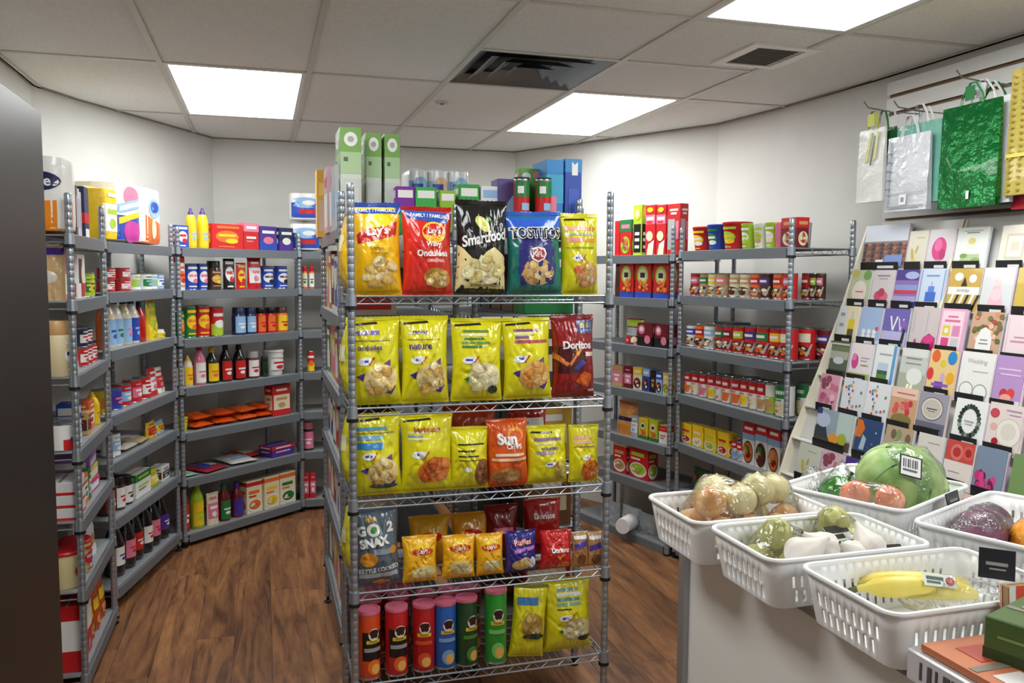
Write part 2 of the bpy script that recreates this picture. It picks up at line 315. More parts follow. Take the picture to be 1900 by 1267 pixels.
def good(kind, w, h, c, pr, cap, seed):
    sh = style(pr)
    if kind == 'box': return carton(w, h, min(.075, max(.05, w*.6)), c, sh), 'carton'
    if kind == 'lowbox': return carton(w, h, .12, c, sh), 'carton'
    if kind == 'pouch': return bag(w, h, min(.035, w*.3), c, sh, seed, 'pouch', True), 'pouch'
    if kind == 'pack': return pack(w, h, .24, c, sh), 'paper pack'
    return roundgood(kind, w, h, c, sh, cap), {'can': 'can', 'jar': 'jar', 'jug': 'jar', 'bottle': 'bottle', 'squeeze': 'bottle', 'soda': 'bottle', 'bowl': 'cup', 'tub': 'tub'}[kind]
TAB={
 ('A',0):[
  (0.057, 0.076, 0.125, 'box', 'B', 'oval:WR', 'blue carton with white oval', '', 0.025),
  (0.137, 0.06, 0.225, 'squeeze', 'Y', 'lab:YA', 'yellow squeeze bottle with purple cap', 'P', 0.025),
  (0.208, 0.064, 0.23, 'squeeze', 'Y', 'lab:YA', 'tall yellow squeeze bottle with purple cap', 'P', 0.025),
  (0.356, 0.215, 0.146, 'box', 'R', 'oval:OY', 'wide red carton with orange oval', '', 0.025),
  (0.529, 0.112, 0.161, 'box', 'R', 'top:IW', 'red and pink carton', '', 0.025),
  (0.659, 0.134, 0.148, 'box', 'P', 'split:BI', 'purple cookie carton', '', 0.025),
  (0.797, 0.109, 0.145, 'box', 'N', 'split:PW', 'navy cookie carton', '', 0.025),
 ],
 ('A',1):[
  (0.048, 0.066, 0.206, 'jug', 'W', 'oval:OR', 'white jar with big red lid', 'R', 0.025),
  (0.125, 0.074, 0.151, 'can', 'B', 'oval:WI', 'blue coffee can with white ring', '', 0.025),
  (0.197, 0.059, 0.151, 'can', 'B', 'oval:WI', 'blue coffee can with white ring', '', 0.025),
  (0.283, 0.082, 0.167, 'jar', 'V', 'oval:TY', 'dark brown coffee jar', 'K', 0.025),
  (0.377, 0.081, 0.182, 'pouch', 'K', 'oval:WR', 'black coffee pouch with white oval', '', 0.025),
  (0.458, 0.069, 0.158, 'pouch', 'R', 'oval:YR', 'small red coffee pouch', '', 0.025),
  (0.562, 0.101, 0.191, 'pouch', 'R', 'lab:WI', 'tall red coffee pouch', '', 0.025),
  (0.67, 0.087, 0.138, 'can', 'B', 'oval:WK', 'navy canister with white ring', 'P', 0.025),
  (0.779, 0.087, 0.138, 'can', 'B', 'oval:WK', 'navy canister with white ring', 'P', 0.025),
 ],
 ('A',2):[
  (0.039, 0.057, 0.155, 'can', 'G', 'oval:TO', 'short green tin', '', 0.025),
  (0.109, 0.071, 0.182, 'can', 'G', 'oval:YO', 'tall green tin', '', 0.025),
  (0.199, 0.087, 0.183, 'can', 'R', 'oval:YO', 'red powder tin', '', 0.025),
  (0.296, 0.083, 0.171, 'can', 'R', 'split:LW', 'red white and green tin', '', 0.025),
  (0.451, 0.082, 0.163, 'jar', 'N', 'lab:AW', 'navy labelled spice jar', 'N', 0.025),
  (0.538, 0.071, 0.159, 'jar', 'N', 'lab:AW', 'navy labelled spice jar', 'N', 0.025),
  (0.616, 0.064, 0.157, 'jar', 'R', 'lab:OR', 'red labelled spice jar', 'K', 0.025),
  (0.691, 0.065, 0.155, 'jar', 'R', 'lab:OR', 'red labelled spice jar', 'K', 0.025),
  (0.78, 0.082, 0.155, 'jar', 'O', 'lab:YR', 'orange labelled spice jar', 'V', 0.025),
 ],
 ('A',3):[
  (0.029, 0.05, 0.179, 'squeeze', 'V', 'lab:CO', 'amber honey bottle with yellow cap', 'Y', 0.025),
  (0.088, 0.054, 0.174, 'squeeze', 'C', 'lab:YO', 'cream honey bottle with yellow cap', 'Y', 0.025),
  (0.165, 0.07, 0.229, 'bottle', 'I', 'lab:WI', 'pink bottle with red cap', 'R', 0.025),
  (0.256, 0.076, 0.208, 'bottle', 'D', 'lab:YO', 'dark bottle with yellow label', 'Y', 0.025),
  (0.349, 0.073, 0.218, 'bottle', 'K', 'lab:RW', 'dark syrup bottle with red label', 'K', 0.025),
  (0.441, 0.076, 0.211, 'bottle', 'K', 'lab:RW', 'dark syrup bottle with red label', 'K', 0.025),
  (0.542, 0.082, 0.164, 'jar', 'M', 'lab:WR', 'jam jar with white label', 'S', 0.025),
  (0.63, 0.049, 0.124, 'jar', 'D', 'none', 'small dark green jar', 'D', 0.025),
  (0.731, 0.126, 0.17, 'tub', 'W', 'lab:WR', 'white tub with green band', 'W', 0.025),
 ],
 ('A',4):[
  (0.739, 0.148, 0.194, 'box', 'R', 'lab:CT', 'white and red baking mix carton', '', 0.025),
 ],
 ('A',5):[
  (0.743, 0.186, 0.069, 'lowbox', 'P', 'top:RW', 'low purple carton', '', 0.025),
 ],
 ('A',6):[
  (0.036, 0.073, 0.285, 'bottle', 'M', 'lab:RW', 'red juice bottle', 'R', 0.025),
  (0.131, 0.076, 0.278, 'bottle', 'L', 'lab:YL', 'lime green juice bottle', 'L', 0.025),
  (0.223, 0.079, 0.188, 'pouch', 'C', 'lab:IW', 'pink and white pouch', '', 0.025),
  (0.318, 0.076, 0.219, 'bottle', 'M', 'lab:GW', 'red bottle with green cap', 'G', 0.025),
  (0.408, 0.076, 0.207, 'bottle', 'M', 'lab:PB', 'red bottle with purple label', 'P', 0.025),
  (0.515, 0.114, 0.201, 'box', 'C', 'soup:RO', 'cream carton with red corner', '', 0.025),
  (0.645, 0.12, 0.202, 'box', 'C', 'soup:OY', 'cream carton with orange bowl', '', 0.025),
  (0.777, 0.128, 0.203, 'box', 'C', 'soup:OG', 'cream carton with yellow bowl', '', 0.025),
 ],
 ('F',1):[
  (0.041, 0.035, 0.143, 'jar', 'O', 'lab:CG', 'jar with red lid', 'R', 0.025),
  (0.085, 0.035, 0.143, 'jar', 'O', 'lab:WG', 'jar with red lid', 'R', 0.025),
 ],
 ('F',3):[
  (0.073, 0.045, 0.135, 'can', 'R', 'split:YO', 'red and yellow can', '', 0.025),
 ],
 ('F',5):[
  (0.049, 0.073, 0.183, 'jar', 'D', 'lab:IW', 'green pickle jar with pink lid', 'I', 0.025),
 ],
 ('F',6):[
  (0.029, 0.037, 0.169, 'box', 'R', 'lab:IW', 'red carton', '', 0.025),
  (0.074, 0.037, 0.166, 'box', 'R', 'lab:IW', 'red carton', '', 0.025),
 ],
 ('B',0):[
  (0.192, 0.161, 0.262, 'pack', 'Y', 'lab:WL', 'yellow bagged paper pack', '', 0.025),
  (0.424, 0.291, 0.314, 'pack', 'W', 'sponge:BI', 'white and blue paper towel pack with pink burst', '', 0.025),
  (0.7165, 0.291, 0.317, 'pack', 'W', 'halfo:OA', 'white and orange tissue pack', '', 0.025),
 ],
 ('B',1):[
  (0.168, 0.078, 0.112, 'can2', 'R', 'lab:WR', 'stacked pair of red cans', '', 0.025),
  (0.345, 0.078, 0.113, 'can2', 'R', 'lab:WI', 'stacked pair of red cans', '', 0.025),
  (0.506, 0.087, 0.084, 'can', 'W', 'lab:LA', 'white and green tin', '', 0.025),
  (0.621, 0.087, 0.084, 'can', 'W', 'lab:GA', 'white and green tin', '', 0.025),
  (0.7192, 0.087, 0.083, 'can', 'W', 'lab:AL', 'white and blue tin', '', 0.025),
  (0.8078, 0.087, 0.083, 'can', 'A', 'lab:WB', 'pale blue tin', '', 0.025),
 ],
 ('B',2):[
  (0.097, 0.055, 0.228, 'bottle', 'O', 'lab:CO', 'orange dressing bottle', 'N', 0.025),
  (0.177, 0.075, 0.238, 'bottle', 'C', 'lab:AB', 'cream dressing bottle with blue label', 'N', 0.025),
  (0.268, 0.076, 0.235, 'bottle', 'W', 'lab:AG', 'white dressing bottle with teal label', 'N', 0.025),
  (0.361, 0.076, 0.23, 'bottle', 'C', 'lab:AI', 'cream dressing bottle with pale label', 'N', 0.025),
  (0.455, 0.076, 0.227, 'bottle', 'W', 'lab:BA', 'white dressing bottle with blue label', 'N', 0.025),
  (0.54, 0.062, 0.202, 'bottle', 'R', 'none', 'red sauce bottle', 'N', 0.025),
  (0.6897, 0.126, 0.206, 'pouch', 'Y', 'oval:LY', 'yellow green pouch', '', 0.025),
  (0.7953, 0.082, 0.044, 'jar', 'W', 'lab:YG', 'small white jar', 'W', 0.025),
 ],
 ('B',3):[
  (0.108, 0.087, 0.112, 'can', 'Y', 'lab:OB', 'yellow tin', '', 0.025),
  (0.223, 0.087, 0.101, 'can', 'B', 'lab:PI', 'blue and purple tin', '', 0.025),
  (0.338, 0.087, 0.107, 'can', 'R', 'lab:AW', 'red tin with blue label', '', 0.025),
  (0.453, 0.087, 0.113, 'can', 'R', 'lab:IW', 'red tin with pink label', '', 0.025),
  (0.5709, 0.087, 0.115, 'can', 'R', 'lab:WR', 'red tin with white label', '', 0.025),
  (0.672, 0.112, 0.145, 'pouch', 'R', 'lab:WI', 'tall red and white pouch', '', 0.025),
  (0.7891, 0.119, 0.136, 'pouch', 'W', 'lab:RI', 'tall white and red pouch', '', 0.025),
 ],
 ('B',4):[
  (0.185, 0.087, 0.112, 'can', 'W', 'lab:AW', 'white tin with blue label', '', 0.025),
  (0.6477, 0.126, 0.08, 'pouch', 'Y', 'lab:RO', 'yellow and red pouch', '', 0.025),
  (0.7753, 0.126, 0.064, 'pouch', 'A', 'lab:YR', 'blue and yellow pouch', '', 0.025),
 ],
 ('B',5):[
  (0.113, 0.08, 0.169, 'jar', 'V', 'lab:RW', 'brown jar with red label', 'R', 0.025),
  (0.208, 0.078, 0.156, 'jar', 'V', 'lab:WR', 'brown jar with white label', 'K', 0.025),
  (0.303, 0.082, 0.138, 'jar', 'K', 'lab:WV', 'dark jar with white label', 'K', 0.025),
  (0.457, 0.189, 0.122, 'box', 'W', 'top:GL', 'white and green carton', '', 0.025),
  (0.642, 0.126, 0.09, 'pouch', 'L', 'lab:YW', 'lime pouch', '', 0.025),
  (0.769, 0.119, 0.078, 'box', 'W', 'lab:VA', 'small white carton', '', 0.025),
 ],
 ('B',6):[
  (0.201, 0.095, 0.274, 'soda', 'K', 'lab:WP', 'dark soda bottle', 'K', 0.025),
  (0.315, 0.095, 0.273, 'soda', 'K', 'lab:IR', 'dark soda bottle', 'K', 0.025),
  (0.428, 0.093, 0.273, 'soda', 'K', 'lab:RW', 'dark soda bottle', 'K', 0.025),
  (0.54, 0.091, 0.27, 'soda', 'K', 'lab:WR', 'dark soda bottle', 'K', 0.025),
  (0.654, 0.095, 0.268, 'soda', 'K', 'lab:IR', 'dark soda bottle', 'K', 0.025),
  (0.774, 0.095, 0.259, 'soda', 'K', 'lab:PW', 'dark soda bottle', 'K', 0.025),
 ],
 ('D',0):[
  (0.359, 0.044, 0.205, 'box', 'R', 'none', 'slim red carton', '', 0.025),
  (0.439, 0.104, 0.207, 'box', 'R', 'pic:GLI', 'red carton with vegetable picture', '', 0.025),
  (0.538, 0.073, 0.287, 'box', 'L', 'crk:KY', 'tall green and black cracker carton', '', 0.025),
  (0.641, 0.083, 0.28, 'box', 'R', 'soup2:IC', 'tall red cracker carton with pink label', '', 0.025),
  (0.734, 0.081, 0.275, 'box', 'R', 'soup2:IC', 'tall red cracker carton with pink label', '', 0.025),
  (0.831, 0.102, 0.274, 'box', 'R', 'gwin:SW', 'wide red carton with grey window', '', 0.025),
 ],
 ('D',1):[
  (0.357, 0.048, 0.199, 'pouch', 'V', 'none', 'brown pouch', '', 0.025),
  (0.452, 0.118, 0.205, 'box', 'R', 'fish:LBT', 'red snack carton with green oval', '', 0.025),
  (0.594, 0.13, 0.204, 'box', 'R', 'fish:LBA', 'red snack carton with green oval and blue base', '', 0.025),
  (0.745, 0.128, 0.2, 'box', 'R', 'fish:LBO', 'red snack carton with green oval and orange snacks', '', 0.025),
 ],
 ('D',2):[
  (0.62, 0.126, 0.131, 'box', 'M', 'pud:KI', 'dark red pudding carton', '', 0.025),
  (0.753, 0.115, 0.131, 'box', 'M', 'pud:KI', 'dark red pudding carton', '', 0.025),
 ],
 ('D',3):[
  (0.377, 0.088, 0.124, 'box', 'T', 'lab:IW', 'tan pudding carton', '', 0.025),
  (0.468, 0.071, 0.126, 'box', 'M', 'lab:IW', 'maroon pudding carton', '', 0.025),
  (0.553, 0.073, 0.129, 'box', 'C', 'pic:YVW', 'cream pudding carton', '', 0.025),
  (0.63, 0.058, 0.13, 'box', 'B', 'pic:AVW', 'blue pudding carton', '', 0.025),
  (0.69, 0.039, 0.124, 'box', 'K', 'lab:VT', 'dark pudding carton', '', 0.025),
  (0.746, 0.051, 0.123, 'box', 'A', 'pic:BVW', 'light blue pudding carton', '', 0.025),
  (0.805, 0.046, 0.123, 'box', 'C', 'pic:YLW', 'pale yellow pudding carton', '', 0.025),
 ],
 ('D',4):[
  (0.527, 0.065, 0.121, 'pouch', 'S', 'lab:WA', 'clear grey pouch', '', 0.025),
  (0.61, 0.077, 0.121, 'box', 'Y', 'fish:LGV', 'yellow green carton', '', 0.025),
  (0.698, 0.075, 0.122, 'box', 'L', 'fish:YGV', 'lime carton', '', 0.025),
  (0.785, 0.068, 0.104, 'box', 'W', 'top:RO', 'white and red carton', '', 0.025),
 ],
 ('D',5):[
  (0.418, 0.116, 0.192, 'box', 'R', 'soup:WT', 'red carton with soup bowl', '', 0.025),
  (0.585, 0.17, 0.215, 'box', 'R', 'soup:WL', 'wide red carton with soup bowl', '', 0.025),
 ],
 ('E',0):[
  (0.062, 0.135, 0.131, 'bowl', 'R', 'oval:YW', 'red soup bowl', '', 0.025),
  (0.2, 0.114, 0.136, 'bowl', 'B', 'oval:GW', 'blue soup bowl', '', 0.025),
  (0.348, 0.146, 0.141, 'bowl', 'R', 'oval:LY', 'large red soup bowl', '', 0.025),
  (0.486, 0.079, 0.126, 'bowl', 'L', 'oval:WL', 'green noodle cup', '', 0.025),
  (0.579, 0.084, 0.123, 'bowl', 'W', 'oval:LT', 'white noodle cup with green oval', '', 0.025),
  (0.673, 0.084, 0.121, 'bowl', 'L', 'oval:WC', 'green noodle cup with white oval', '', 0.025),
  (0.747, 0.044, 0.117, 'bowl', 'I', 'none', 'pink noodle cup', '', 0.025),
  (0.831, 0.106, 0.131, 'box', 'M', 'pic:RCT', 'red noodle carton', '', 0.025),
  (0.705, 0.051, 0.123, 'bowl', 'S', 'none', 'grey noodle cup', '', 0.2),
 ],
 ('E',1):[
  (0.047, 0.083, 0.118, 'can', 'R', 'ch:IO', 'red soup can', '', 0.025),
  (0.134, 0.08, 0.118, 'can', 'T', 'ch:GC', 'green topped soup can', '', 0.025),
  (0.219, 0.078, 0.119, 'can', 'C', 'ch:YT', 'yellow topped soup can', '', 0.025),
  (0.304, 0.084, 0.119, 'can', 'T', 'ch:IO', 'pink topped soup can', '', 0.025),
  (0.4, 0.089, 0.119, 'can', 'C', 'ch:TV', 'beige soup can', '', 0.025),
  (0.493, 0.085, 0.119, 'can', 'C', 'ch:TV', 'beige soup can', '', 0.025),
  (0.575, 0.07, 0.119, 'can', 'O', 'ch:RO', 'orange soup can with red top', '', 0.025),
  (0.649, 0.068, 0.12, 'can', 'V', 'ch:PM', 'brown soup can with purple top', '', 0.025),
  (0.743, 0.064, 0.12, 'can', 'O', 'ch:RT', 'amber soup can with red top', '', 0.025),
  (0.814, 0.062, 0.12, 'can', 'R', 'ch:IO', 'red soup can', '', 0.025),
  (0.719, 0.059, 0.121, 'can', 'R', 'ch:RY', 'red and gold soup can', '', 0.2),
  (0.772, 0.04, 0.121, 'can', 'V', 'ch:LT', 'brown soup can with lime top', '', 0.2),
  (0.817, 0.042, 0.121, 'can', 'V', 'ch:IO', 'brown soup can with pink top', '', 0.2),
 ],
 ('E',2):[
  (0.033, 0.09, 0.117, 'can', 'W', 'ch:BT', 'white soup can with blue label', '', 0.025),
  (0.1206, 0.082, 0.121, 'can', 'O', 'ch:RV', 'orange soup can', '', 0.025),
  (0.2051, 0.084, 0.123, 'can', 'W', 'ch:AC', 'white soup can with pale label', '', 0.025),
  (0.288, 0.075, 0.127, 'can', 'R', 'ch:GV', 'red soup can with green label', '', 0.025),
  (0.365, 0.069, 0.13, 'can', 'R', 'ch:MW', 'red soup can with maroon label', '', 0.025),
  (0.448, 0.079, 0.133, 'can', 'R', 'ch:LO', 'red soup can with lime label', '', 0.025),
  (0.538, 0.084, 0.137, 'can', 'R', 'ch:PO', 'red soup can with purple label', '', 0.025),
  (0.634, 0.088, 0.14, 'can', 'R', 'ch:GO', 'red soup can with dark green label', '', 0.025),
  (0.727, 0.08, 0.143, 'can', 'R', 'ch:YO', 'red soup can with yellow label', '', 0.025),
  (0.815, 0.077, 0.147, 'can', 'R', 'ch:CO', 'red soup can with cream label', '', 0.025),
  (0.745, 0.109, 0.137, 'can', 'R', 'ch:CT', 'large red soup can with cream label', '', 0.2),
  (0.8455, 0.089, 0.14, 'can', 'M', 'ch:PI', 'maroon soup can', '', 0.2),
 ],
 ('E',3):[
  (0.02, 0.064, 0.118, 'can', 'W', 'cs:RO', 'white soup can with orange picture', '', 0.025),
  (0.087, 0.058, 0.121, 'can', 'W', 'cs:RC', 'white soup can with cream picture', '', 0.025),
  (0.157, 0.061, 0.123, 'can', 'W', 'cs:RI', 'white soup can with tomato picture', '', 0.025),
  (0.229, 0.064, 0.126, 'can', 'W', 'cs:RY', 'white soup can with yellow picture', '', 0.025),
  (0.301, 0.062, 0.129, 'can', 'W', 'cs:RW', 'red topped white soup can', '', 0.025),
  (0.372, 0.06, 0.131, 'can', 'W', 'cs:RO', 'white soup can with orange picture', '', 0.025),
  (0.446, 0.071, 0.134, 'can', 'W', 'cs:RO', 'white soup can with orange picture', '', 0.025),
  (0.519, 0.056, 0.137, 'can', 'W', 'cs:RY', 'white soup can with yellow picture', '', 0.025),
  (0.585, 0.058, 0.139, 'can', 'W', 'cs:RC', 'white soup can with cream picture', '', 0.025),
  (0.648, 0.052, 0.141, 'can', 'W', 'cs:RT', 'white soup can with tan picture', '', 0.025),
  (0.712, 0.059, 0.144, 'can', 'L', 'cs:WT', 'green and white soup can', '', 0.025),
  (0.793, 0.086, 0.149, 'can', 'W', 'cs:GC', 'large white can with green band', '', 0.025),
  (0.691, 0.057, 0.116, 'can', 'W', 'cs:AC', 'white can with mint band', '', 0.2),
  (0.766, 0.076, 0.12, 'can', 'W', 'cs:LC', 'white can with green leaf', '', 0.2),
  (0.835, 0.046, 0.121, 'can', 'W', 'cs:AS', 'pale grey can', '', 0.2),
 ],
 ('E',4):[
  (0.043, 0.098, 0.106, 'box', 'Y', 'soup:YR', 'yellow rice carton', '', 0.025),
  (0.153, 0.094, 0.114, 'box', 'Y', 'soup:YC', 'yellow rice carton', '', 0.025),
  (0.262, 0.098, 0.116, 'box', 'Y', 'soup:YL', 'yellow rice carton', '', 0.025),
  (0.377, 0.094, 0.118, 'box', 'Y', 'soup:YR', 'wide yellow rice carton', '', 0.025),
  (0.454, 0.043, 0.099, 'can', 'W', 'cs:RA', 'small white and blue can', '', 0.025),
  (0.506, 0.042, 0.096, 'can', 'W', 'cs:RA', 'small white and blue can', '', 0.025),
  (0.577, 0.086, 0.201, 'box', 'W', 'stew:ROG', 'tall red and white soup carton', '', 0.025),
  (0.675, 0.089, 0.215, 'box', 'W', 'stew:RVG', 'tall red and white soup carton', '', 0.025),
  (0.774, 0.086, 0.212, 'box', 'W', 'stew:ROT', 'tall red and white soup carton', '', 0.025),
  (0.723, 0.073, 0.185, 'box', 'W', 'stew:RTI', 'tall red and white soup carton', '', 0.2),
 ],
}
CARDS=[
 (0,2.944,0.246,0.17,'#8a7a78','town','wide glossy card with brick town photo'),
 (0,2.76,0.095,0.132,'#dcd8c4','sprig','cream card with gold sprig'),
 (0,2.639,0.125,0.131,'#d8d2d6','pinktree','grey card with magenta flower'),
 (0,2.494,0.138,0.14,'#e6ebe4','cake','white card with tiered cake and greenery'),
 (0,2.306,0.12,0.129,'#e4dfcf','frame','ivory card with embossed frame'),
 (1,3.022,0.118,0.135,'#b9c6a2','arch','green and gold card with pink arch'),
 (1,2.888,0.119,0.135,'#cfc9cc','cupcake','grey card with pink cupcakes'),
 (1,2.756,0.119,0.14,'#8a6fb0','sunset','purple and blue landscape card'),
 (1,2.623,0.125,0.144,'#c9d6ea','bluecake','pale blue card with blue cake'),
 (1,2.469,0.138,0.144,'#c8a548','birthday','gold card with black and white stripes'),
 (1,2.324,0.126,0.146,'#d5d8da','dress','pale grey card with pink gown'),
 (1,2.186,0.12,0.146,'#c9b04a','none','gold card at the right edge'),
 (2,3.017,0.12,0.132,'#e0d6b4','bottle','beige card with yellow bottle'),
 (2,2.879,0.12,0.133,'#9fb8dc','snow','sky blue card with white figures'),
 (2,2.737,0.131,0.135,'#6c62b0','vee','violet card with white V shapes'),
 (2,2.589,0.125,0.15,'#c9bfc0','magenta','grey card with magenta bush'),
 (2,2.456,0.113,0.15,'#e6a8c8','grid','pink card with square grid'),
 (2,2.306,0.126,0.146,'#c9a288','floral','floral card with white arch'),
 (2,2.164,0.12,0.141,'#e6d3d8','scroll','blush card with script lines'),
 (3,2.988,0.11,0.134,'#55604c','dark','dark green landscape card'),
 (3,2.854,0.124,0.141,'#e2d9dc','pinkleft','white card with pink flower and green base'),
 (3,2.718,0.109,0.146,'#e3e6e4','field','white card with small green field picture'),
 (3,2.568,0.126,0.145,'#c6cbc6','mist','misty grey card'),
 (3,2.428,0.125,0.152,'#e7c98c','balloons','colourful balloon card'),
 (3,2.28,0.135,0.157,'#e8e8e6','wedding','white wedding card with two rings'),
 (3,2.148,0.105,0.157,'#b793c9','roses','lilac card with red roses'),
 (4,2.969,0.115,0.123,'#d79bb0','pinkfl','pink floral card'),
 (4,2.817,0.127,0.129,'#d8dbe2','dots','white card with coloured dots'),
 (4,2.679,0.123,0.134,'#dfe2e6','dots','pale card with tiny dots'),
 (4,2.541,0.126,0.132,'#caa27c','flowers','tan card with red flowers'),
 (4,2.403,0.13,0.138,'#9b9aa6','plaque','grey card with oval plaque'),
 (4,2.236,0.127,0.138,'#eceeec','wreath','white card with dark leaf wreath'),
 (4,2.099,0.125,0.145,'#e4d9d4','plates','white card with plate and roses'),
 (5,2.853,0.216,0.13,'#93a6b4','fruit','wide card with landscape and fruit'),
 (5,2.65,0.132,0.13,'#2f4a78','navy','navy card with orange shape'),
 (5,2.494,0.13,0.134,'#b9a58c','tan','tan leafy card'),
 (5,2.342,0.113,0.139,'#dcd9d4','sprig','plain pale card behind the cabbage'),
 (5,2.214,0.114,0.14,'#e6ddd8','redroses','white card with red roses on top'),
 (5,2.088,0.107,0.143,'#7f90a8','tulips','blue grey card with magenta tulips'),
 (5,1.948,0.12,0.144,'#7a9a62','none','green field card'),
 (6,2.94,0.13,0.13,'#c9d0c0','sprig','pale green card'),
 (6,2.79,0.13,0.13,'#d8b8c4','pinkfl','rose floral card'),
 (6,2.65,0.13,0.13,'#8a9ab8','sunset','dusk landscape card'),
 (6,2.30,0.13,0.13,'#e0dcd4','frame','ivory framed card'),
 (6,2.15,0.13,0.13,'#c8a8a0','flowers','blush flower card'),
 (6,2.00,0.13,0.13,'#6a8a5a','tan','green leafy card'),
]
# ================================================================ THE ROOM
ROOM = [(2.64+.026, -1.6), (2.64+.026, 3.189)]
ROOM = [UV(2.666, -1.6), UV(2.666, 3.189), Vector((1.40, 4.55, 0)), Vector((1.20, 5.0, 0)), Vector((.016, 6.19, 0)), Vector((-1.975, 5.61, 0)), Vector((-2.24, 4.38, 0)), Vector((-2.275, 4.05, 0)), UV(-1.03, 3.0), UV(-1.03, -1.6)]
ROOM = [Vector((p.x, p.y)) for p in ROOM]
def clip(poly):
    out = poly
    for i in range(len(ROOM)):
        a, b = ROOM[i], ROOM[(i+1) % len(ROOM)]; e = b-a; inp = out; out = []
        def side(p): return e.x*(p.y-a.y)-e.y*(p.x-a.x)
        for j in range(len(inp)):
            p, q = inp[j], inp[(j+1) % len(inp)]; sp, sq = side(p), side(q)
            if sp >= 0: out.append(p)
            if (sp >= 0) != (sq >= 0): out.append(p+(q-p)*(sp/(sp-sq)))
        if len(out) < 3: return []
    res = []
    for p in out:
        if not res or (p-res[-1]).length > 1e-4: res.append(p)
    if len(res) > 2 and (res[0]-res[-1]).length < 1e-4: res.pop()
    return res if len(res) > 2 else []
def prism(poly, z0, z1, name, m, parent=None, ch=0.):
    n = len(poly); P = [(p.x, p.y, z0) for p in poly]+[(p.x, p.y, z1) for p in poly]
    F = [tuple(range(n-1, -1, -1)), tuple(range(n, 2*n))]+[(i, (i+1) % n, (i+1) % n+n, i+n) for i in range(n)]
    return MB().add(P, F).build(name, m, parent, smooth=False)
def uvrect(a0, a1, b0, b1): return [UV(a0, b0).xy, UV(a1, b0).xy, UV(a1, b1).xy, UV(a0, b1).xy]
def wood_mat():
    m = bpy.data.materials.new('brown_vinyl_wood'); m.use_nodes = True; nt = m.node_tree; N = nt.nodes; b = N['Principled BSDF']; K = nt.links.new
    tc = N.new('ShaderNodeTexCoord'); oi = N.new('ShaderNodeObjectInfo'); mp = N.new('ShaderNodeMapping'); mp.inputs['Rotation'].default_value = (0, 0, -YAW); mp.inputs['Scale'].default_value = (9, 1.1, 1)
    mp0 = N.new('ShaderNodeMapping'); mp0.inputs['Rotation'].default_value = (0, 0, -YAW); ad = N.new('ShaderNodeVectorMath'); ad.operation = 'ADD'; cm = N.new('ShaderNodeCombineXYZ'); mu = N.new('ShaderNodeMath'); mu.operation = 'MULTIPLY'; mu.inputs[1].default_value = 37
    mp0.inputs['Scale'].default_value = (1, 1, 1); sc = N.new('ShaderNodeVectorMath'); sc.operation = 'MULTIPLY'; sc.inputs[1].default_value = (8, 1.0, 1)
    K(tc.outputs['Object'], mp0.inputs[0]); K(mp0.outputs[0], sc.inputs[0]); K(oi.outputs['Random'], mu.inputs[0]); K(mu.outputs[0], cm.inputs[1]); K(mu.outputs[0], cm.inputs[2]); K(sc.outputs[0], ad.inputs[0]); K(cm.outputs[0], ad.inputs[1])
    n1 = N.new('ShaderNodeTexNoise'); n1.inputs['Scale'].default_value = 1.6; n1.inputs['Detail'].default_value = 6; n1.inputs['Roughness'].default_value = .62; n1.inputs['Distortion'].default_value = 1.4
    n2 = N.new('ShaderNodeTexNoise'); n2.inputs['Scale'].default_value = 9; n2.inputs['Detail'].default_value = 5
    K(ad.outputs[0], n1.inputs['Vector']); K(ad.outputs[0], n2.inputs['Vector'])
    r = N.new('ShaderNodeValToRGB'); el = r.color_ramp.elements; el[0].position = .30; el[0].color = (*lin('#4a2e1c'), 1); el[1].position = .72; el[1].color = (*lin('#a8764a'), 1)
    e2 = el.new(.46); e2.color = (*lin('#7c5234'), 1); e3 = el.new(.58); e3.color = (*lin('#92643e'), 1)
    K(n1.outputs['Fac'], r.inputs[0])
    mx = N.new('ShaderNodeMix'); mx.data_type = 'RGBA'; mx.blend_type = 'MULTIPLY'; mx.inputs['Factor'].default_value = .35
    r2 = N.new('ShaderNodeValToRGB'); r2.color_ramp.elements[0].position = .35; r2.color_ramp.elements[0].color = (.35, .3, .28, 1); r2.color_ramp.elements[1].position = .6
    K(n2.outputs['Fac'], r2.inputs[0]); K(r.outputs[0], mx.inputs['A']); K(r2.outputs[0], mx.inputs['B'])
    hs = N.new('ShaderNodeHueSaturation'); m2 = N.new('ShaderNodeMapRange'); m2.inputs['To Min'].default_value = .82; m2.inputs['To Max'].default_value = 1.15
    K(oi.outputs['Random'], m2.inputs['Value']); K(m2.outputs[0], hs.inputs['Value']); K(mx.outputs['Result'], hs.inputs['Color']); K(hs.outputs[0], b.inputs['Base Color'])
    b.inputs['Roughness'].default_value = .42
    return m
WOOD = wood_mat()
floor = struct(prism(ROOM, -.12, -.004, 'floor', mat('#2a1c14', .7)))
rng = random.Random(4)
PW, PL = .152, 1.22
k = 0; a = -1.05
while a < 2.7:
    b0 = -1.7+rng.uniform(-PL, 0)
    while b0 < 6.4:
        q = clip(uvrect(a+.0006, a+PW-.0006, b0+.0006, b0+PL-.0006))
        if q: prism(q, -.0035, 0, 'floor_plank', WOOD, floor)
        b0 += PL
    a += PW
WALLM = noisemat('painted_wall', '#d6d6d2', '#dcdcd8', 3, .65)
names = ['wall_right', 'wall_right_bend', 'wall_right_curve', 'wall_right_back', 'wall_back', 'wall_left_back', 'wall_left_curve', 'wall_left_bend', 'wall_left', 'wall_front']
for i in range(len(ROOM)):
    a_, b_ = ROOM[i], ROOM[(i+1) % len(ROOM)]; e = (b_-a_).normalized(); n = Vector((e.y, -e.x))*.12
    x = e*.02
    struct(prism([a_-x, a_-x+n, b_+x+n, b_+x], -.1, CEIL+.2, names[i], WALLM))
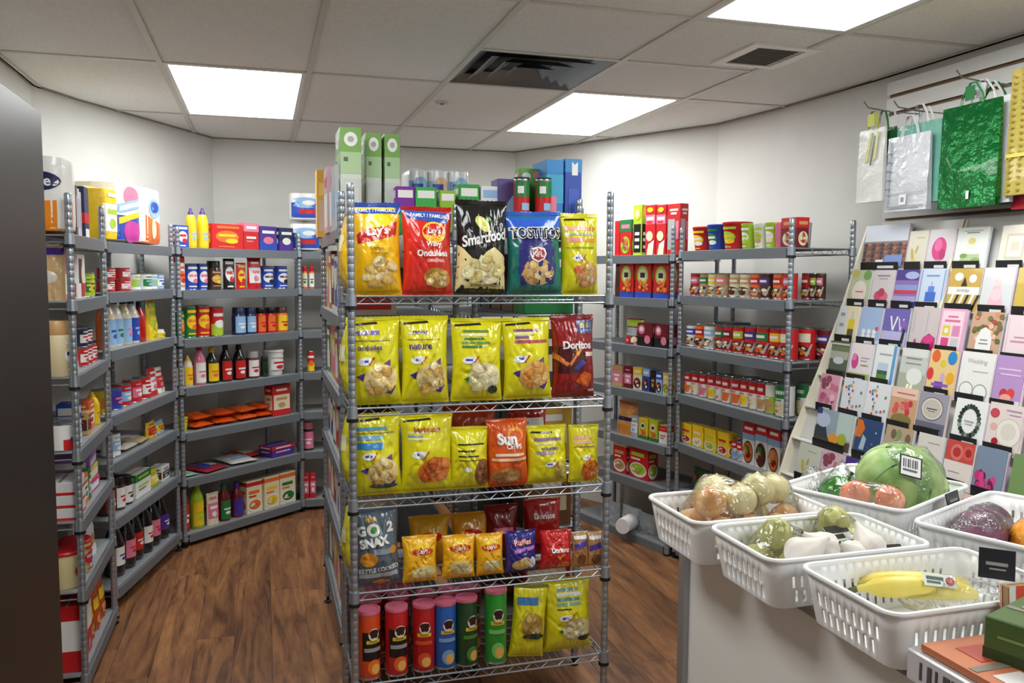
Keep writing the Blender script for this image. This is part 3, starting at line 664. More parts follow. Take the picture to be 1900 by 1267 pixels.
# ---- suspended ceiling
TILE = noisemat('ceiling_tile_board', '#dedcd8', '#eceae6', 160, .9, 3, .25); TBAR = mat('#c9c6bc', .5, .1)
ceil = struct(prism(ROOM, CEIL+.06, CEIL+.16, 'ceiling', mat('#8c8880', .9)))
U0, V0, G = -.394, 3.878, .61
lights = {(0, 0): 1, (0, -4): 1, (3, -4): 1, (3, 0): 1, (3, -8): 1}  # last one is an unseen rear panel, added to brighten counter and card rack
bars = []
for cu in range(-2, 7):
    row = -10
    while row < 5:
        step = 2
        if cu in (2, 3) and row == -2: step = 1
        if cu in (2, 3) and row == -1: step = 1
        a0, a1, b0, b1 = U0+cu*G, U0+(cu+1)*G, V0+row*G, V0+(row+step)*G
        if (cu, row) in lights:
            c = UV((a0+a1)/2, (b0+b1)/2, CEIL)
            lab = {(0, 0): 'long ceiling light panel above the left aisle', (3, 0): 'long ceiling light panel beyond the dark square vent', (3, -4): 'long ceiling light panel nearest the slatwall'}.get((cu, row), 'ceiling light panel behind the camera, ' + ('left' if cu == 0 else 'right') + (' far' if row < -4 else ' near'))
            t = thing('ceiling_light', lab, 'ceiling light', c, YAW, 'recessed ceiling light panels')
            fw = .018
            fm = MB()
            for (x0, x1, y0, y1) in ((-.293, .293, -.598, -.598+fw), (-.293, .293, .598-fw, .598), (-.293, -.293+fw, -.598+fw, .598-fw), (.293-fw, .293, -.598+fw, .598-fw)): fm.box(x0, x1, y0, y1, .0, .02)
            fm.build('frame', mat('#dcdcd8', .4), t, smooth=False)
            MB().box(-.277, .277, -.582, .582, .006, .012).build('diffuser', emit('light_diffuser', (.98, 1, .985), LAMP), t, smooth=False)
        elif (cu, row) == (2, -1):
            c = UV((a0+a1)/2, (b0+b1)/2, CEIL)
            t = thing('ceiling_diffuser_vent', 'dark square four-way air vent with nested louvres', 'air vent', c, YAW)
            dk = mat('#84888c', .25, .8)
            MB().box(-.293, .293, -.293, .293, .05, .055).build('backing', mat('#141414', .6), t, smooth=False)
            for i, (s0, z0, s1, z1) in enumerate(((.293, .002, .235, .03), (.225, .0, .165, .03), (.155, -.002, .1, .028), (.09, -.004, .04, .026))):
                P = [(sx*s, sy*s, z) for s, z in ((s0, z0), (s1, z1)) for sx, sy in ((-1, -1), (1, -1), (1, 1), (-1, 1))]
                MB().add(P, [(j, (j+1) % 4, (j+1) % 4+4, j+4) for j in range(4)]).build('louvre', dk, t, smooth=False)
            MB().box(-.04, .04, -.04, .04, .024, .028).build('centre_plate', dk, t, smooth=False)
        else:
            q = clip(uvrect(a0+.011, a1-.011, b0+.011, b1-.011))
            if q: prism(q, CEIL+.004, CEIL+.018, 'ceiling_tile', TILE, ceil)
        q = clip(uvrect(a0, a1, b0-.012, b0+.012))
        if q: prism(q, CEIL-.001, CEIL+.004, 'cross_bar', TBAR, ceil)
        row += step
    q = clip(uvrect(U0+cu*G-.012, U0+cu*G+.012, -1.6, 6.6))
    if q: prism(q, CEIL-.002, CEIL+.003, 'main_bar', TBAR, ceil)
for i in range(len(ROOM)):
    a_, b_ = ROOM[i], ROOM[(i+1) % len(ROOM)]; e = (b_-a_).normalized(); n = Vector((-e.y, e.x))*.02
    prism([a_, b_, b_+n, a_+n], CEIL-.002, CEIL+.003, 'wall_angle', mat('#8b877c', .6), ceil)
t = thing('return_air_grille', 'small white framed ceiling grille with dark centre', 'air vent', UV(1.95, 3.03, CEIL+.004), YAW)
fm = MB()
for (x0, x1, y0, y1) in ((-.15, .15, -.16, -.125), (-.15, .15, .125, .16), (-.15, -.105, -.125, .125), (.105, .15, -.125, .125)): fm.box(x0, x1, y0, y1, -.008, 0)
fm.build('frame', mat('#efede8', .5), t, smooth=False)
MB().box(-.105, .105, -.125, .125, -.004, -.001).build('backing', mat('#3a342c', .8), t, smooth=False)
for i in range(11): MB().box(-.105, .105, -.116+i*.0225, -.110+i*.0225, -.0065, -.003).build('slat', mat('#5a5348', .6), t, smooth=False)
t = thing('sprinkler_cover', 'small round sprinkler cover plate in ceiling tile', 'sprinkler', UV(.903, 4.326, CEIL), 0)
MB().lathe([(0, -.006), (.03, -.006), (.034, 0), (.034, .004), (0, .004)], 20).build('plate', mat('#c2beb6', .5), t)
MB().lathe([(0, -.012), (.008, -.012), (.012, -.006), (0, -.006)], 12).build('nozzle', mat('#77736b', .4, .6), t)

# ================================================================ WIRE RACKS
POSTS = {}; SHELVES = {}
def post_mesh(H):
    if H not in POSTS:
        pr = [(0, .03), (.0122, .03)]; z = .05
        while z < H-.02:
            pr += [(.0125, z-.0012), (.0122, z-.0006), (.0122, z+.0006), (.0125, z+.0012)]; z += .0254
        pr += [(.0125, H-.004), (.009, H), (0, H)]
        POSTS[H] = MB().lathe(pr, 10).mesh('post', [CHROME], True, 50)
    return POSTS[H]
def shelf_mesh(L, D):
    k = (round(L, 3), round(D, 3))
    if k not in SHELVES:
        mb = MB(); zt, zb = -.0035, -.028
        for y in (0, D):
            mb.tube([(.012, y, zt), (L-.012, y, zt)], .0035, 6); mb.tube([(.012, y, zb), (L-.012, y, zb)], .003, 6)
            n = int(L/.032); mb.tube([(.02+(L-.04)*i/n, y, (zt if i % 2 else zb)) for i in range(n+1)], .0016, 4)
        for x in (0, L):
            mb.tube([(x, .012, zt), (x, D-.012, zt)], .0035, 6); mb.tube([(x, .012, zb), (x, D-.012, zb)], .003, 6)
            n = max(3, int(D/.09))
            for i in range(1, n): mb.tube([(x, D*i/n, zt), (x, D*i/n, zb)], .003, 5)
        n = int(L/.028)
        for i in range(1, n): mb.tube([(L*i/n, 0, -.0018), (L*i/n, D, -.0018)], .0016, 4)
        for y in (D*.33, D*.66): mb.tube([(.0, y, -.0055), (L, y, -.0055)], .0025, 5)
        for x in (0, L):
            for y in (0, D): mb.lathe([(.0128, -.034), (.0185, -.034), (.0165, .004), (.0128, .004)], 10, 0, x, y)
        SHELVES[k] = mb.mesh('shelf', [CHROME], True, 50)
    return SHELVES[k]
FOOT = MB().lathe([(0, 0), (.018, 0), (.018, .006), (.007, .01), (.007, .03), (0, .03)], 12).mesh('foot', [BLACK])
COLLAR = MB().lathe([(.0129, -.046), (.0195, -.046), (.0195, -.034), (.0129, -.034)], 10).mesh('clip', [BLACK])
RACK = {}
LINER = mat('#8e9294', .5, .2, name='grey_shelf_liner')
def rack(key, label, O, e, L, D, H, zs, strip):
    e = Vector(e).normalized(); ang = math.atan2(e.y, e.x)
    t = thing('wire_rack', label, 'shelf rack', (O[0], O[1], 0), ang, 'wire shelving racks')
    for x, y in ((0, 0), (L, 0), (0, D), (L, D)):
        p = link('post', post_mesh(H), t, (x, y, 0)); link('foot', FOOT, p)
    for z in zs:
        s = link('shelf', shelf_mesh(L, D), t, (0, 0, z))
        for x, y in ((0, 0), (L, 0)): link('sleeve', COLLAR, s, (x, y, 0))
        if strip: MB().box(.004, L-.004, .004, D-.004, -.0016, .0004).build('shelf_liner', LINER, s, smooth=False)  # liners on the two central racks are added to darken behind the chips
        if strip: MB().box(.022, L-.022, -.0125, -.0045, -.046, .002, 0, .001).build('price_channel', STRIP, s, smooth=False)
    RACK[key] = (Vector((O[0], O[1])), e, Vector((-e.y, e.x)), ang, zs, L)
ZS = [1.675, 1.44, 1.17, .90, .645, .385, .07]
rack('A', 'wire rack set across the back left corner of the room', (-1.83, 4.62), (.47, .71), .87, .33, 1.79, ZS, True)
rack('B', 'wire rack along the left wall holding paper towels on top', (-1.80, 3.72), (-.045, .86), .85, .33, 1.80, [1.675, 1.45, 1.19, .895, .68, .42, .10], True)
rack('C', 'wire rack beside the tall dark cabinet', (-1.56, 2.98), (-SU, CU), .64, .30, 1.82, ZS, True)
rack('F', 'wire rack on the back wall behind the central racks', (-1.36, 5.365), (CU, SU), 1.19, .33, 1.79, ZS, True)
rack('G', 'front wire rack displaying bags of chips', (-.514, 2.69), (CU, SU), .889, .30, 1.83, [1.475, 1.112, .806, .498, .184], False)
rack('L', 'central wire rack facing the left aisle', (-.86, 3.85), (SU, -CU), .87, .42, 1.80, [1.70, 1.39, 1.10, .82, .55, .22], True)
rack('R', 'central wire rack facing the right aisle', (.262, 3.28), (-SU, CU), .87, .42, 1.80, [1.70, 1.39, 1.10, .82, .55, .22], True)
rack('D', 'wire rack angled across the back right corner', (.40, 5.27), (.529, -.848), .87, .33, 1.80, [1.65, 1.41, 1.137, .88, .602, .366, .045], True)
rack('E', 'wire rack of soup cans along the right wall', (.90, 4.50), (.31, -.84), .89, .33, 1.79, [1.665, 1.433, 1.162, .905, .64, .385, .07], True)
def place(o, key, lev, s, dep, rx=0., ry=0., rz=0., dz=0.):
    O, e, d, ang, zs, L = RACK[key]; p = O+e*s+d*dep
    o.location = (p.x, p.y, zs[lev]+.0008+dz); o.rotation_euler = (rx, ry, ang+rz); return o
ORD = ['top', 'second', 'third', 'fourth', 'fifth', 'sixth', 'bottom']
def sname(key, lev):
    n = len(RACK[key][4]); o = 'top' if lev == 0 else 'bottom' if lev == n-1 else ORD[lev]
    return {'A': 'back left', 'B': 'left wall', 'C': 'cabinet-side', 'D': 'back right', 'E': 'right wall', 'F': 'back wall', 'G': 'front chip', 'L': 'left aisle', 'R': 'right aisle'}[key]+f" rack's {o} shelf" 
RANK = ['leftmost', 'second', 'third', 'fourth', 'fifth', 'sixth', 'seventh', 'eighth']
def rank(i, n): return 'right one' if (i == n-1 and n == 2) else 'left one' if (i == 0 and n == 2) else 'rightmost' if i == n-1 else 'leftmost' if i == 0 else 'middle one' if (n == 3) else RANK[i]+' from left'
SEED = 0
for (key, lev), rows in TAB.items():
    cnt = {}
    for r in rows: cnt[r[6]] = cnt.get(r[6], 0)+1
    seen = {}
    for (s, w, h, kind, c, pr, desc, cap, dep) in rows:
        SEED += 1; i = seen.get(desc, 0); seen[desc] = i+1
        jit = random.Random(SEED)
        lab = desc+(', '+rank(i, cnt[desc]) if cnt[desc] > 1 else '')+' on '+sname(key, lev)
        if dep > .1: lab = desc+' at the back of '+sname(key, lev)
        grp = 'groceries on the '+sname(key, lev)
        if kind == 'can2':
            for q in (0, 1):
                o, cat = good('can', w, h/2-.001, c, pr, cap, SEED); place(o, key, lev, s+.004*q, dep, rz=jit.uniform(-.1, .1), dz=q*(h/2)); tag(o, ('upper' if q else 'lower')+' red can, '+rank(i, cnt[desc])+' stack on '+sname(key, lev), cat, grp)
            continue
        if kind == 'pack': dep = .03
        o, cat = good(kind, w, h, c, pr, cap, SEED); place(o, key, lev, s, dep+jit.uniform(0, .012), rz=jit.uniform(-.04, .04)); tag(o, lab, cat, grp)
        if key == 'E' and lev in (2, 3) and dep < .1:   # a second file of cans stands behind the first
            b = o.copy(); COL.objects.link(b)
            for ch in o.children: cc = ch.copy(); COL.objects.link(cc); cc.parent = b
            place(b, key, lev, s-.004, dep+w+.03, rz=jit.uniform(-.3, .3)); tag(b, 'can standing behind the '+desc+(' '+rank(i, cnt[desc]) if cnt[desc] > 1 else '')+(', third' if lev == 2 else ', fourth')+' shelf', cat, 'second file of cans on the right wall rack')
def item(o, cat, key, lev, s, dep, desc, rx=0., ry=0., rz=0., dz=0., where=None):
    place(o, key, lev, s, dep, rx, ry, rz, dz); tag(o, desc+' on '+(where or sname(key, lev)), cat, 'groceries on the '+sname(key, lev)); return o
def flat(w, h, T, c, shapes, seed, key, lev, s, dep, desc, rz=0., dz=0., tilt=0.):
    o = bag(w, h, T, c, shapes, seed, 'snack_packet'); item(o, 'packet', key, lev, s, dep, desc, rx=-math.pi/2+tilt, rz=rz, dz=dz+1.75*T); return o
# ---- loose packets lying on rack A and B
for i, (s, dz, c) in enumerate(((.18, 0, '#e2581e'), (.33, 0, '#e0541c'), (.50, 0, '#e8642a'), (.64, 0, '#de5018'))):
    for q in (0, 1):
        flat(.15, .2, .024, c, [r_(-.4, .3, .4, .6, 'O'), r_(-.3, .65, .3, .75, '#f0c890')], 60+i*2+q, 'A', 4, s+.01*q, .04+.012*q, ('upper' if q else 'lower')+' orange packet, '+['leftmost', 'second', 'third', 'rightmost'][i]+' pile', rz=[.1, -.12, .08, -.05][i]+.1*q, dz=.044*q)
o = roundgood('bowl', .07, .085, 'L', style('oval:YL'), ''); item(o, 'cup', 'A', 4, .035, .02, 'lime green cup')
flat(.13, .17, .012, '#9fc0a8', [r_(-.3, .3, .3, .7, 'W')], 71, 'A', 5, .06, .03, 'pale green packet lying flat')
flat(.19, .24, .016, '#a82838', [r_(-.3, .2, .1, .8, 'B'), r_(.1, .3, .4, .6, 'W')], 72, 'A', 5, .25, .02, 'red and blue packet lying flat', rz=.2)
flat(.19, .24, .022, '#d8d6d2', [r_(-.3, .2, .3, .5, 'A')], 73, 'A', 5, .45, .03, 'white packet lying flat', rz=-.1)
flat(.16, .22, .02, '#c23030', [r_(-.3, .2, .3, .6, 'C'), e_(0, .7, .2, .1, 'Y')], 74, 'A', 5, .61, .13, 'red and cream packet lying flat', rz=.1)
flat(.16, .22, .02, '#d8d2c4', [r_(-.3, .2, .3, .6, 'V')], 75, 'B', 4, .33, .03, 'white and brown packet lying flat')
flat(.16, .22, .02, '#c8b690', [r_(-.3, .2, .3, .6, 'W')], 76, 'B', 4, .50, .03, 'tan packet lying flat', rz=.1)
# ---- rack C seen end on
o = pack(.24, .29, .24, 'W', [p_([(-.5, 0), (.5, 0), (.5, .42), (-.5, .36)], '#ee8a1c'), e_(.12, .64, .32, .12, 'N'), t_('le', .24, .645, .13, 'W', .6), e_(.12, .86, .1, .05, 'I'), e_(0, .3, .2, .14, 'C')]); item(o, 'paper pack', 'C', 0, .02, .13, 'large white and orange tissue pack', rz=-math.pi/2)
for i, c in enumerate(('#55504e', '#d8d6d8', '#c8c6cc')):
    o = carton(.03, .2-.01*i, .2, c, [r_(-.3, .2, .3, .8, '#b8b4bc')]); item(o, 'carton', 'C', 0, .31+.035*i, .03, ['dark slim upright carton', 'white slim upright carton', 'lilac slim upright carton'][i])
o = carton(.09, .21, .16, 'N', [r_(-.5, .3, .5, .5, 'R'), r_(-.4, .0, .4, .2, 'W')]); item(o, 'carton', 'C', 0, .50, .03, 'navy carton with red band')
o = bag(.13, .21, .035, '#c8a878', [r_(-.5, .78, .5, .9, 'P'), r_(-.4, .93, .4, .98, 'W'), e_(0, .4, .34, .12, '#d8d2c6')], 80, 'flour_sack', True); item(o, 'sack', 'C', 1, .03, .095, 'tan paper sack with purple band', rz=-math.pi/2)
o = carton(.10, .19, .08, 'I', [r_(-.4, .1, .4, .5, 'W')]); item(o, 'carton', 'C', 1, .19, .05, 'pink carton')
o = carton(.13, .17, .08, 'W', [r_(-.4, .35, .1, .9, 'V'), e_(.1, .55, .16, .2, 'C'), r_(-.1, .05, .4, .35, 'R')]); item(o, 'carton', 'C', 1, .30, .02, 'white carton with brown picture')
o = roundgood('can', .07, .09, 'L', style('lab:GY'), ''); item(o, 'can', 'C', 1, .47, .02, 'green tin')
o = roundgood('can', .07, .10, 'L', style('lab:YG'), ''); item(o, 'can', 'C', 1, .56, .02, 'yellow green tin')
o = roundgood('jug', .11, .20, '#d8c8a0', style('oval:WN'), 'T'); item(o, 'jug', 'C', 2, .05, .012, 'cream jug with tan lid')
o = bag(.2, .12, .05, 'W', [p_([(-.4, .2), (-.3, .2), (-.1, .9), (-.2, .9)], 'R'), p_([(-.3, .2), (-.2, .2), (0, .9), (-.1, .9)], 'Y')], 81, 'bread_bag', True); item(o, 'bag', 'C', 2, .2, .02, 'white bag with rainbow stripe')
for i in range(3): o = roundgood('can', .075, .075, 'R', style('lab:WR'), ''); item(o, 'can', 'C', 2, [.37, .46, .555][i], .02, 'red and white can, '+rank(i, 3))
for i in range(2): o = roundgood('can', .075, .075, 'N', style('lab:WR'), ''); item(o, 'can', 'C', 2, [.375, .465][i], .02, 'stacked blue and red can, '+rank(i, 2), dz=.0765)
o = roundgood('can', .09, .10, 'W', style('split:RB'), ''); item(o, 'can', 'C', 3, .05, .012, 'white tin with red base')
o = roundgood('can', .09, .10, 'W', style('lab:AW'), ''); item(o, 'can', 'C', 3, .15, .012, 'white tin with pale label')
o = carton(.09, .14, .07, 'B', [r_(-.4, .7, .4, .9, 'W')]); item(o, 'carton', 'C', 3, .26, .04, 'bright blue carton')
o = carton(.07, .09, .07, 'T', style('lab:VR')); item(o, 'carton', 'C', 3, .355, .02, 'tan carton')
o = carton(.1, .12, .07, 'O', style('lab:WR')); item(o, 'carton', 'C', 3, .46, .03, 'orange carton')
o = roundgood('squeeze', .06, .14, 'Y', style('lab:YO'), 'Y'); item(o, 'bottle', 'C', 3, .57, .02, 'yellow bottle')
for i in range(3): o = carton(.16, .045, .12, '#d8d6d6', [r_(-.5, .0, .5, .2, 'R')]); item(o, 'carton', 'C', 4, .10, .012, ['bottom', 'middle', 'top'][i]+' white carton of low pile', dz=.0465*i+.0005*i)
for i, c in enumerate(('#c23a86', '#e6d24a', '#9a6ac0')): o = carton(.2, .05, .14, c, [r_(-.4, .2, .4, .7, 'W')]); item(o, 'carton', 'C', 4, .45, .03, ['bottom pink', 'middle yellow', 'top lilac'][i]+' carton of stack', dz=.053*i, rz=.05*(i-1))
o = carton(.08, .12, .06, 'O', style('lab:WG')); item(o, 'carton', 'C', 4, .245, .02, 'orange and white carton')
o = carton(.045, .12, .06, 'G', style('lab:WG')); item(o, 'carton', 'C', 4, .32, .02, 'green carton')
o = roundgood('tub', .13, .15, '#e6d8a0', style('oval:RB'), 'R'); item(o, 'tub', 'C', 5, .08, .005, 'cream tub with red lid')
o = roundgood('tub', .12, .14, '#e0d298', style('oval:RA'), 'R'); item(o, 'tub', 'C', 5, .225, .005, 'yellow tub with red lid')
o = bag(.24, .2, .07, 'W', [e_(0, .3, .2, .12, 'T')], 83, 'paper_bag', True, m=mat('#dedee0', .4, 0, .6, 20)); item(o, 'bag', 'C', 5, .45, .02, 'crumpled white bag')
o = carton(.10, .25, .1, 'R', [r_(-.5, .32, .5, .78, 'W')]); item(o, 'carton', 'C', 6, .08, .015, 'red and white carton')
o = carton(.10, .25, .1, 'R', [r_(-.5, .4, .5, .8, 'W'), e_(0, .15, .2, .08, 'I')]); item(o, 'carton', 'C', 6, .20, .02, 'front red and white carton')
for i in range(3): o = bag(.11, .22, .03, '#b8451c', [r_(-.4, .4, .4, .6, 'Y'), r_(-.4, .8, .4, .92, 'R'), e_(0, .2, .3, .1, '#d89a4a')], 85+i, 'pasta_bag', True); item(o, 'bag', 'C', 6, .32+i*.12, .02, 'orange pasta bag, '+rank(i, 3))
# ---- rack F top: two stacked paper packs
for i in range(2):
    o = pack(.2, .19, .22, 'W', [r_(-.5, .12, .5, .62, 'B'), e_(0, .62, .46, .18, 'A'), r_(-.2, .25, .3, .4, 'R'), e_(.1, .62, .2, .08, 'W')]); item(o, 'paper pack', 'F', 0, .05, .02, ('upper' if i else 'lower')+' blue and white paper pack', dz=.192*i)
# ---- rack D and E loose goods
def stuffbag(w, h, T, m, seed, name, **k): return bag(w, h, T, 'W', k.get('shapes', []), seed, name, True, m=m)
o = bag(.15, .15, .05, '#8a3a34', [r_(-.5, .7, .5, .95, 'L'), r_(-.3, .35, .3, .65, 'S'), e_(-.2, .2, .15, .12, 'R'), e_(.2, .2, .15, .12, 'C')], 91, 'produce_bag', True); item(o, 'bag', 'D', 2, .49, .02, 'red bag with green top')
o = bag(.17, .19, .06, '#cf9250', [r_(-.5, .42, .5, .54, 'N'), r_(-.5, .0, .5, .3, '#c07a34'), r_(-.4, .8, .4, .9, '#d8764a')], 92, 'bread_bag', True); item(o, 'bag', 'D', 4, .43, .02, 'tan bag of buns')
for i in range(4):
    o = bag(.17, .11, .05, 'S', [], 93+i, 'plastic_bag', True, m=mat(['#9da2a6', '#b4b8bc', '#8d9296', '#c0c2c4'][i], .2, 0, .8, 18, .5)); item(o, 'bag', 'D', 6, .27+.17*i, .04+.02*(i % 2), ['dark grey', 'light grey', 'mid grey', 'silver grey'][i]+' crumpled plastic bag')
o = MB().lathe([(.012, -.07), (.043, -.07), (.045, -.06), (.045, .06), (.043, .07), (.012, .07)], 20).build('paper_roll', mat('#dcdcdc', .7)); item(o, 'paper roll', 'D', 6, .55, -.02, 'white paper roll lying', rx=math.pi/2*.98, rz=.5, dz=.052)
for i, (s, c) in enumerate(((.12, '#233a1c'), (.28, '#1c2c18'), (.44, '#2a4420'), (.60, '#1a2416'))):
    o = bag(.15, .13, .05, c, [e_(.1, .4, .2, .2, '#4a5a2a'), e_(-.2, .6, .12, .1, '#8a3a24' if i == 0 else '#2c3a1c')], 100+i, 'greens_bag', True); item(o, 'bag', 'E', 5, s, .03, 'dark green bag, '+rank(i, 4))
o = carton(.16, .13, .12, '#6a6662', []); item(o, 'carton', 'E', 2, .10, .2, 'grey carton at the back')
# ---- rack L: upright packs seen edge on from the front
R = random.Random(11); LC = [('#d8cfc4', 'V', 'white and brown'), ('#b04a3a', 'W', 'red and white'), ('#d8b23a', 'I', 'yellow and pink'), ('#c9b8b0', 'R', 'blush and red'), ('#5a7a4a', 'W', 'green and white'), ('#d9d6dc', 'B', 'white and blue')]
for lev in range(1, 6):
    for i in range(6):
        c, c2, nm = LC[(i*5+lev*2) % 6]; h = [.25, .24, .23, .22, .26][lev-1]*R.uniform(.85, 1)
        o = carton(.125, h, .19, c, [r_(-.4, .1, .4, .5, c2), e_(0, .55, .3, .16, 'C'), r_(-.4, .8, .4, .92, c2)]); item(o, 'carton', 'L', lev, .075+i*.142, .012, nm+' upright carton, '+['farthest', 'second farthest', 'third farthest', 'third nearest', 'second nearest', 'nearest'][i], rz=R.uniform(-.05, .05))
# ---- tall boxes on top of the central racks
GB = [r_(-.5, .76, .5, 1, '#7aa858'), r_(-.5, .55, .5, .76, '#a8c498'), e_(0, .885, .32, .07, 'W'), e_(0, .885, .16, .03, 'S'), r_(-.34, .67, -.14, .71, '#566a58'), r_(-.4, .1, .4, .5, '#c4c8c6')]
WL = 'top of the central rack'
def oncore(o, cat, px_u, px_v, desc, z=1.7025, rz=0., name=None):
    p = UV(px_u, px_v, z); o.location = p; o.rotation_euler = (0, 0, YAW+rz); tag(o, desc, cat, 'goods on top of the central racks'); return o
def uvof(x, y): return (x*CU+y*SU, -x*SU+y*CU)
for i, (x, y) in enumerate(((-.585, 3.08), (-.522, 3.20), (-.455, 3.22))):
    a_, b_ = uvof(x, y); o = carton(.058 if i else .075, .365, .19, '#c9d2c4', GB); oncore(o, 'carton', a_, b_, ['leftmost', 'middle', 'rightmost'][i]+' tall green and white carton on the central rack')
for i in range(3):
    a_, b_ = uvof(-.40+.085*i, 3.62+.02*i); o = pack(.095, .30, .2, '#dcdfe2', [r_(-.5, .3, .5, .78, '#7aa2d4' if i != 1 else '#a8c4e0'), e_(.1, .72, .3, .12, '#e2b48a' if i == 1 else 'A'), r_(-.3, .66, .2, .74, 'B')]); oncore(o, 'paper pack', a_, b_, ['leftmost', 'middle', 'rightmost'][i]+' white and blue tissue pack on the central rack')
for i, (x, c, h, w, nm) in enumerate(((-.40, '#7a2a9a', .165, .07, 'purple'), (-.325, '#3aa84a', .165, .08, 'bright green'), (-.245, '#8fb82e', .155, .06, 'lime'), (-.165, '#2f9a3c', .18, .08, 'deep green'), (-.08, '#dfe4e8', .175, .085, 'white and blue'))):
    a_, b_ = uvof(x, 3.17+.02*i); o = carton(w, h, .1, c, [r_(-.4, .75, .4, .92, 'W' if i < 4 else 'A')]); oncore(o, 'carton', a_, b_, nm+' low carton behind the chip bags')
a_, b_ = uvof(.0, 3.27); o = carton(.12, .205, .1, '#5a4a86', [p_([(-.5, .3), (.5, .3), (0, .7)], 'A')]); oncore(o, 'carton', a_, b_, 'purple carton behind the chip bags')
for i, x in enumerate((.042, .125)):
    a_, b_ = uvof(x, 3.20+.01*i); o = roundgood('can', .062, .20, 'R', [r_(-.5, .68, .5, 1, 'G'), r_(-.3, .75, .0, .9, 'W'), r_(-.5, 0, .5, .3, '#c8744a'), r_(-.1, .4, .3, .55, 'A')], 'D'); oncore(o, 'can', a_, b_, ['left', 'right'][i]+' tall green and red tin behind the chip bags')
a_, b_ = uvof(.07, 3.31); o = carton(.09, .25, .07, '#5aa040', [e_(-.2, .88, .2, .06, 'W'), e_(.25, .9, .16, .06, 'I')]); oncore(o, 'carton', a_, b_, 'green carton behind the tall tins')
for i, x in enumerate((.16, .232)):
    a_, b_ = uvof(x, 3.24+.02*i); o = carton(.068, .275+.006*i, .17, '#2c4aa8' if i else '#2f7ac0', [r_(-.5, .82, .5, 1, '#2f86c8'), p_([(-.1, .78), (.25, .78), (.25, .96), (.07, .92), (-.1, .96)], 'W') if i else r_(-.5, .4, .5, .8, '#3aa0c8'), r_(-.3, .2, .1, .5, 'I') if not i else r_(-.3, .1, .3, .6, '#3a5ab8')]); oncore(o, 'carton', a_, b_, ['left', 'right'][i]+' tall blue cracker carton on the central rack')
o = carton(.11, .30, .07, '#e0a838', [r_(-.4, .1, .4, .55, '#d8b49a'), r_(-.4, .62, .4, .8, '#f0c860')]); item(o, 'carton', 'L', 0, .02, -.03, 'tall yellow carton')
o = carton(.2, .26, .06, '#cfa8b4', [r_(-.4, .1, .4, .6, 'W'), r_(-.3, .7, .3, .85, 'R')]); item(o, 'carton', 'L', 0, .46, -.02, 'pink and white upright carton')
o = carton(.16, .24, .06, '#b4b8bc', [r_(-.4, .2, .4, .6, 'A')]); item(o, 'carton', 'L', 0, .68, -.01, 'pale grey upright carton')
# cartons added in right central rack to block light, seen through chip rack gaps
RC = [('#1f4a8a', 'blue'), ('#7a5230', 'brown'), ('#2a8a4a', 'green'), ('#8a2420', 'dark red'), ('#3a3a44', 'charcoal'), ('#8a6a4a', 'tan'), ('#caa23a', 'golden')]
for lev in range(1, 6):
    for i in range(5):
        c, nm = RC[(i*3+lev*2) % 7]; o = carton(.15, [.24, .22, .2, .2, .26][lev-1]-.01*((i*3) % 4), .2, c, [r_(-.4, .3, .4, .6, 'C'), r_(-.3, .75, .3, .88, 'W')]); item(o, 'carton', 'R', lev, .09+.17*i, .02, nm+' added filler carton, '+['nearest', 'second nearest', 'middle', 'second farthest', 'farthest'][i])
# ================================================================ CHIPS ON THE FRONT RACK
YB = '#dcd41c'; LY = '#f2bc14'; CH = ['#e8cf90', '#dcb86a', '#efdca6', '#d2a858']; WORDS_K = '#2a2a1e'
def lays(word2=None):
    return [e_(.0, .735, .30, .135, '#f6cf3a'), p_([(-.44, .64), (-.3, .70), (0, .72), (.3, .75), (.44, .80), (.42, .71), (.4, .64), (.1, .60), (-.2, .57), (-.42, .55)], '#c4201e'), p_([(-.36, .655), (-.2, .69), (0, .70), (.3, .735), (.4, .77), (.38, .71), (.37, .66), (.1, .62), (-.2, .59), (-.37, .58)], '#d22a24'), t_("Lay's", .0, .675, .13, 'W', .72, .03, .1, .08)]
def ylogo(x, y, k=1.): return [e_(x, y, .15*k, .045*k, 'W', .1), r_(x-.09*k, y-.012*k, x+.06*k, y+.014*k, 'B'), p_([(x+.05*k, y-.02*k), (x+.08*k, y-.05*k), (x+.19*k, y+.04*k), (x+.17*k, y+.05*k), (x+.085*k, y-.02*k)], 'R')]
def yellow(lines, chipc, cc, seed, words=None, tri=True):
    o = [p_([(-.45, .90), (-.44, .925), (.05, .945), (.08, .92)], WORDS_K)]
    for i, (x0, x1, y, c, hh) in enumerate(lines): o.append(r_(x0, y, x1, y+hh, c))
    for w in words or []: o.append(w)
    o += ylogo(-.2, .50)
    if tri: o += [p_([(-.38, .33), (-.22, .37), (-.25, .28)], 'P'), p_([(.15, .15), (.4, .22), (.3, .12)], 'P'), p_([(.16, .47), (.3, .52), (.3, .44)], '#6a4a86')]
    o += [e_(.1, .3, .34, .16, chipc[0], .2)]+chips(.1, .3, .36, .19, chipc, cc, seed)
    return o
LW = '#e9e6b0'
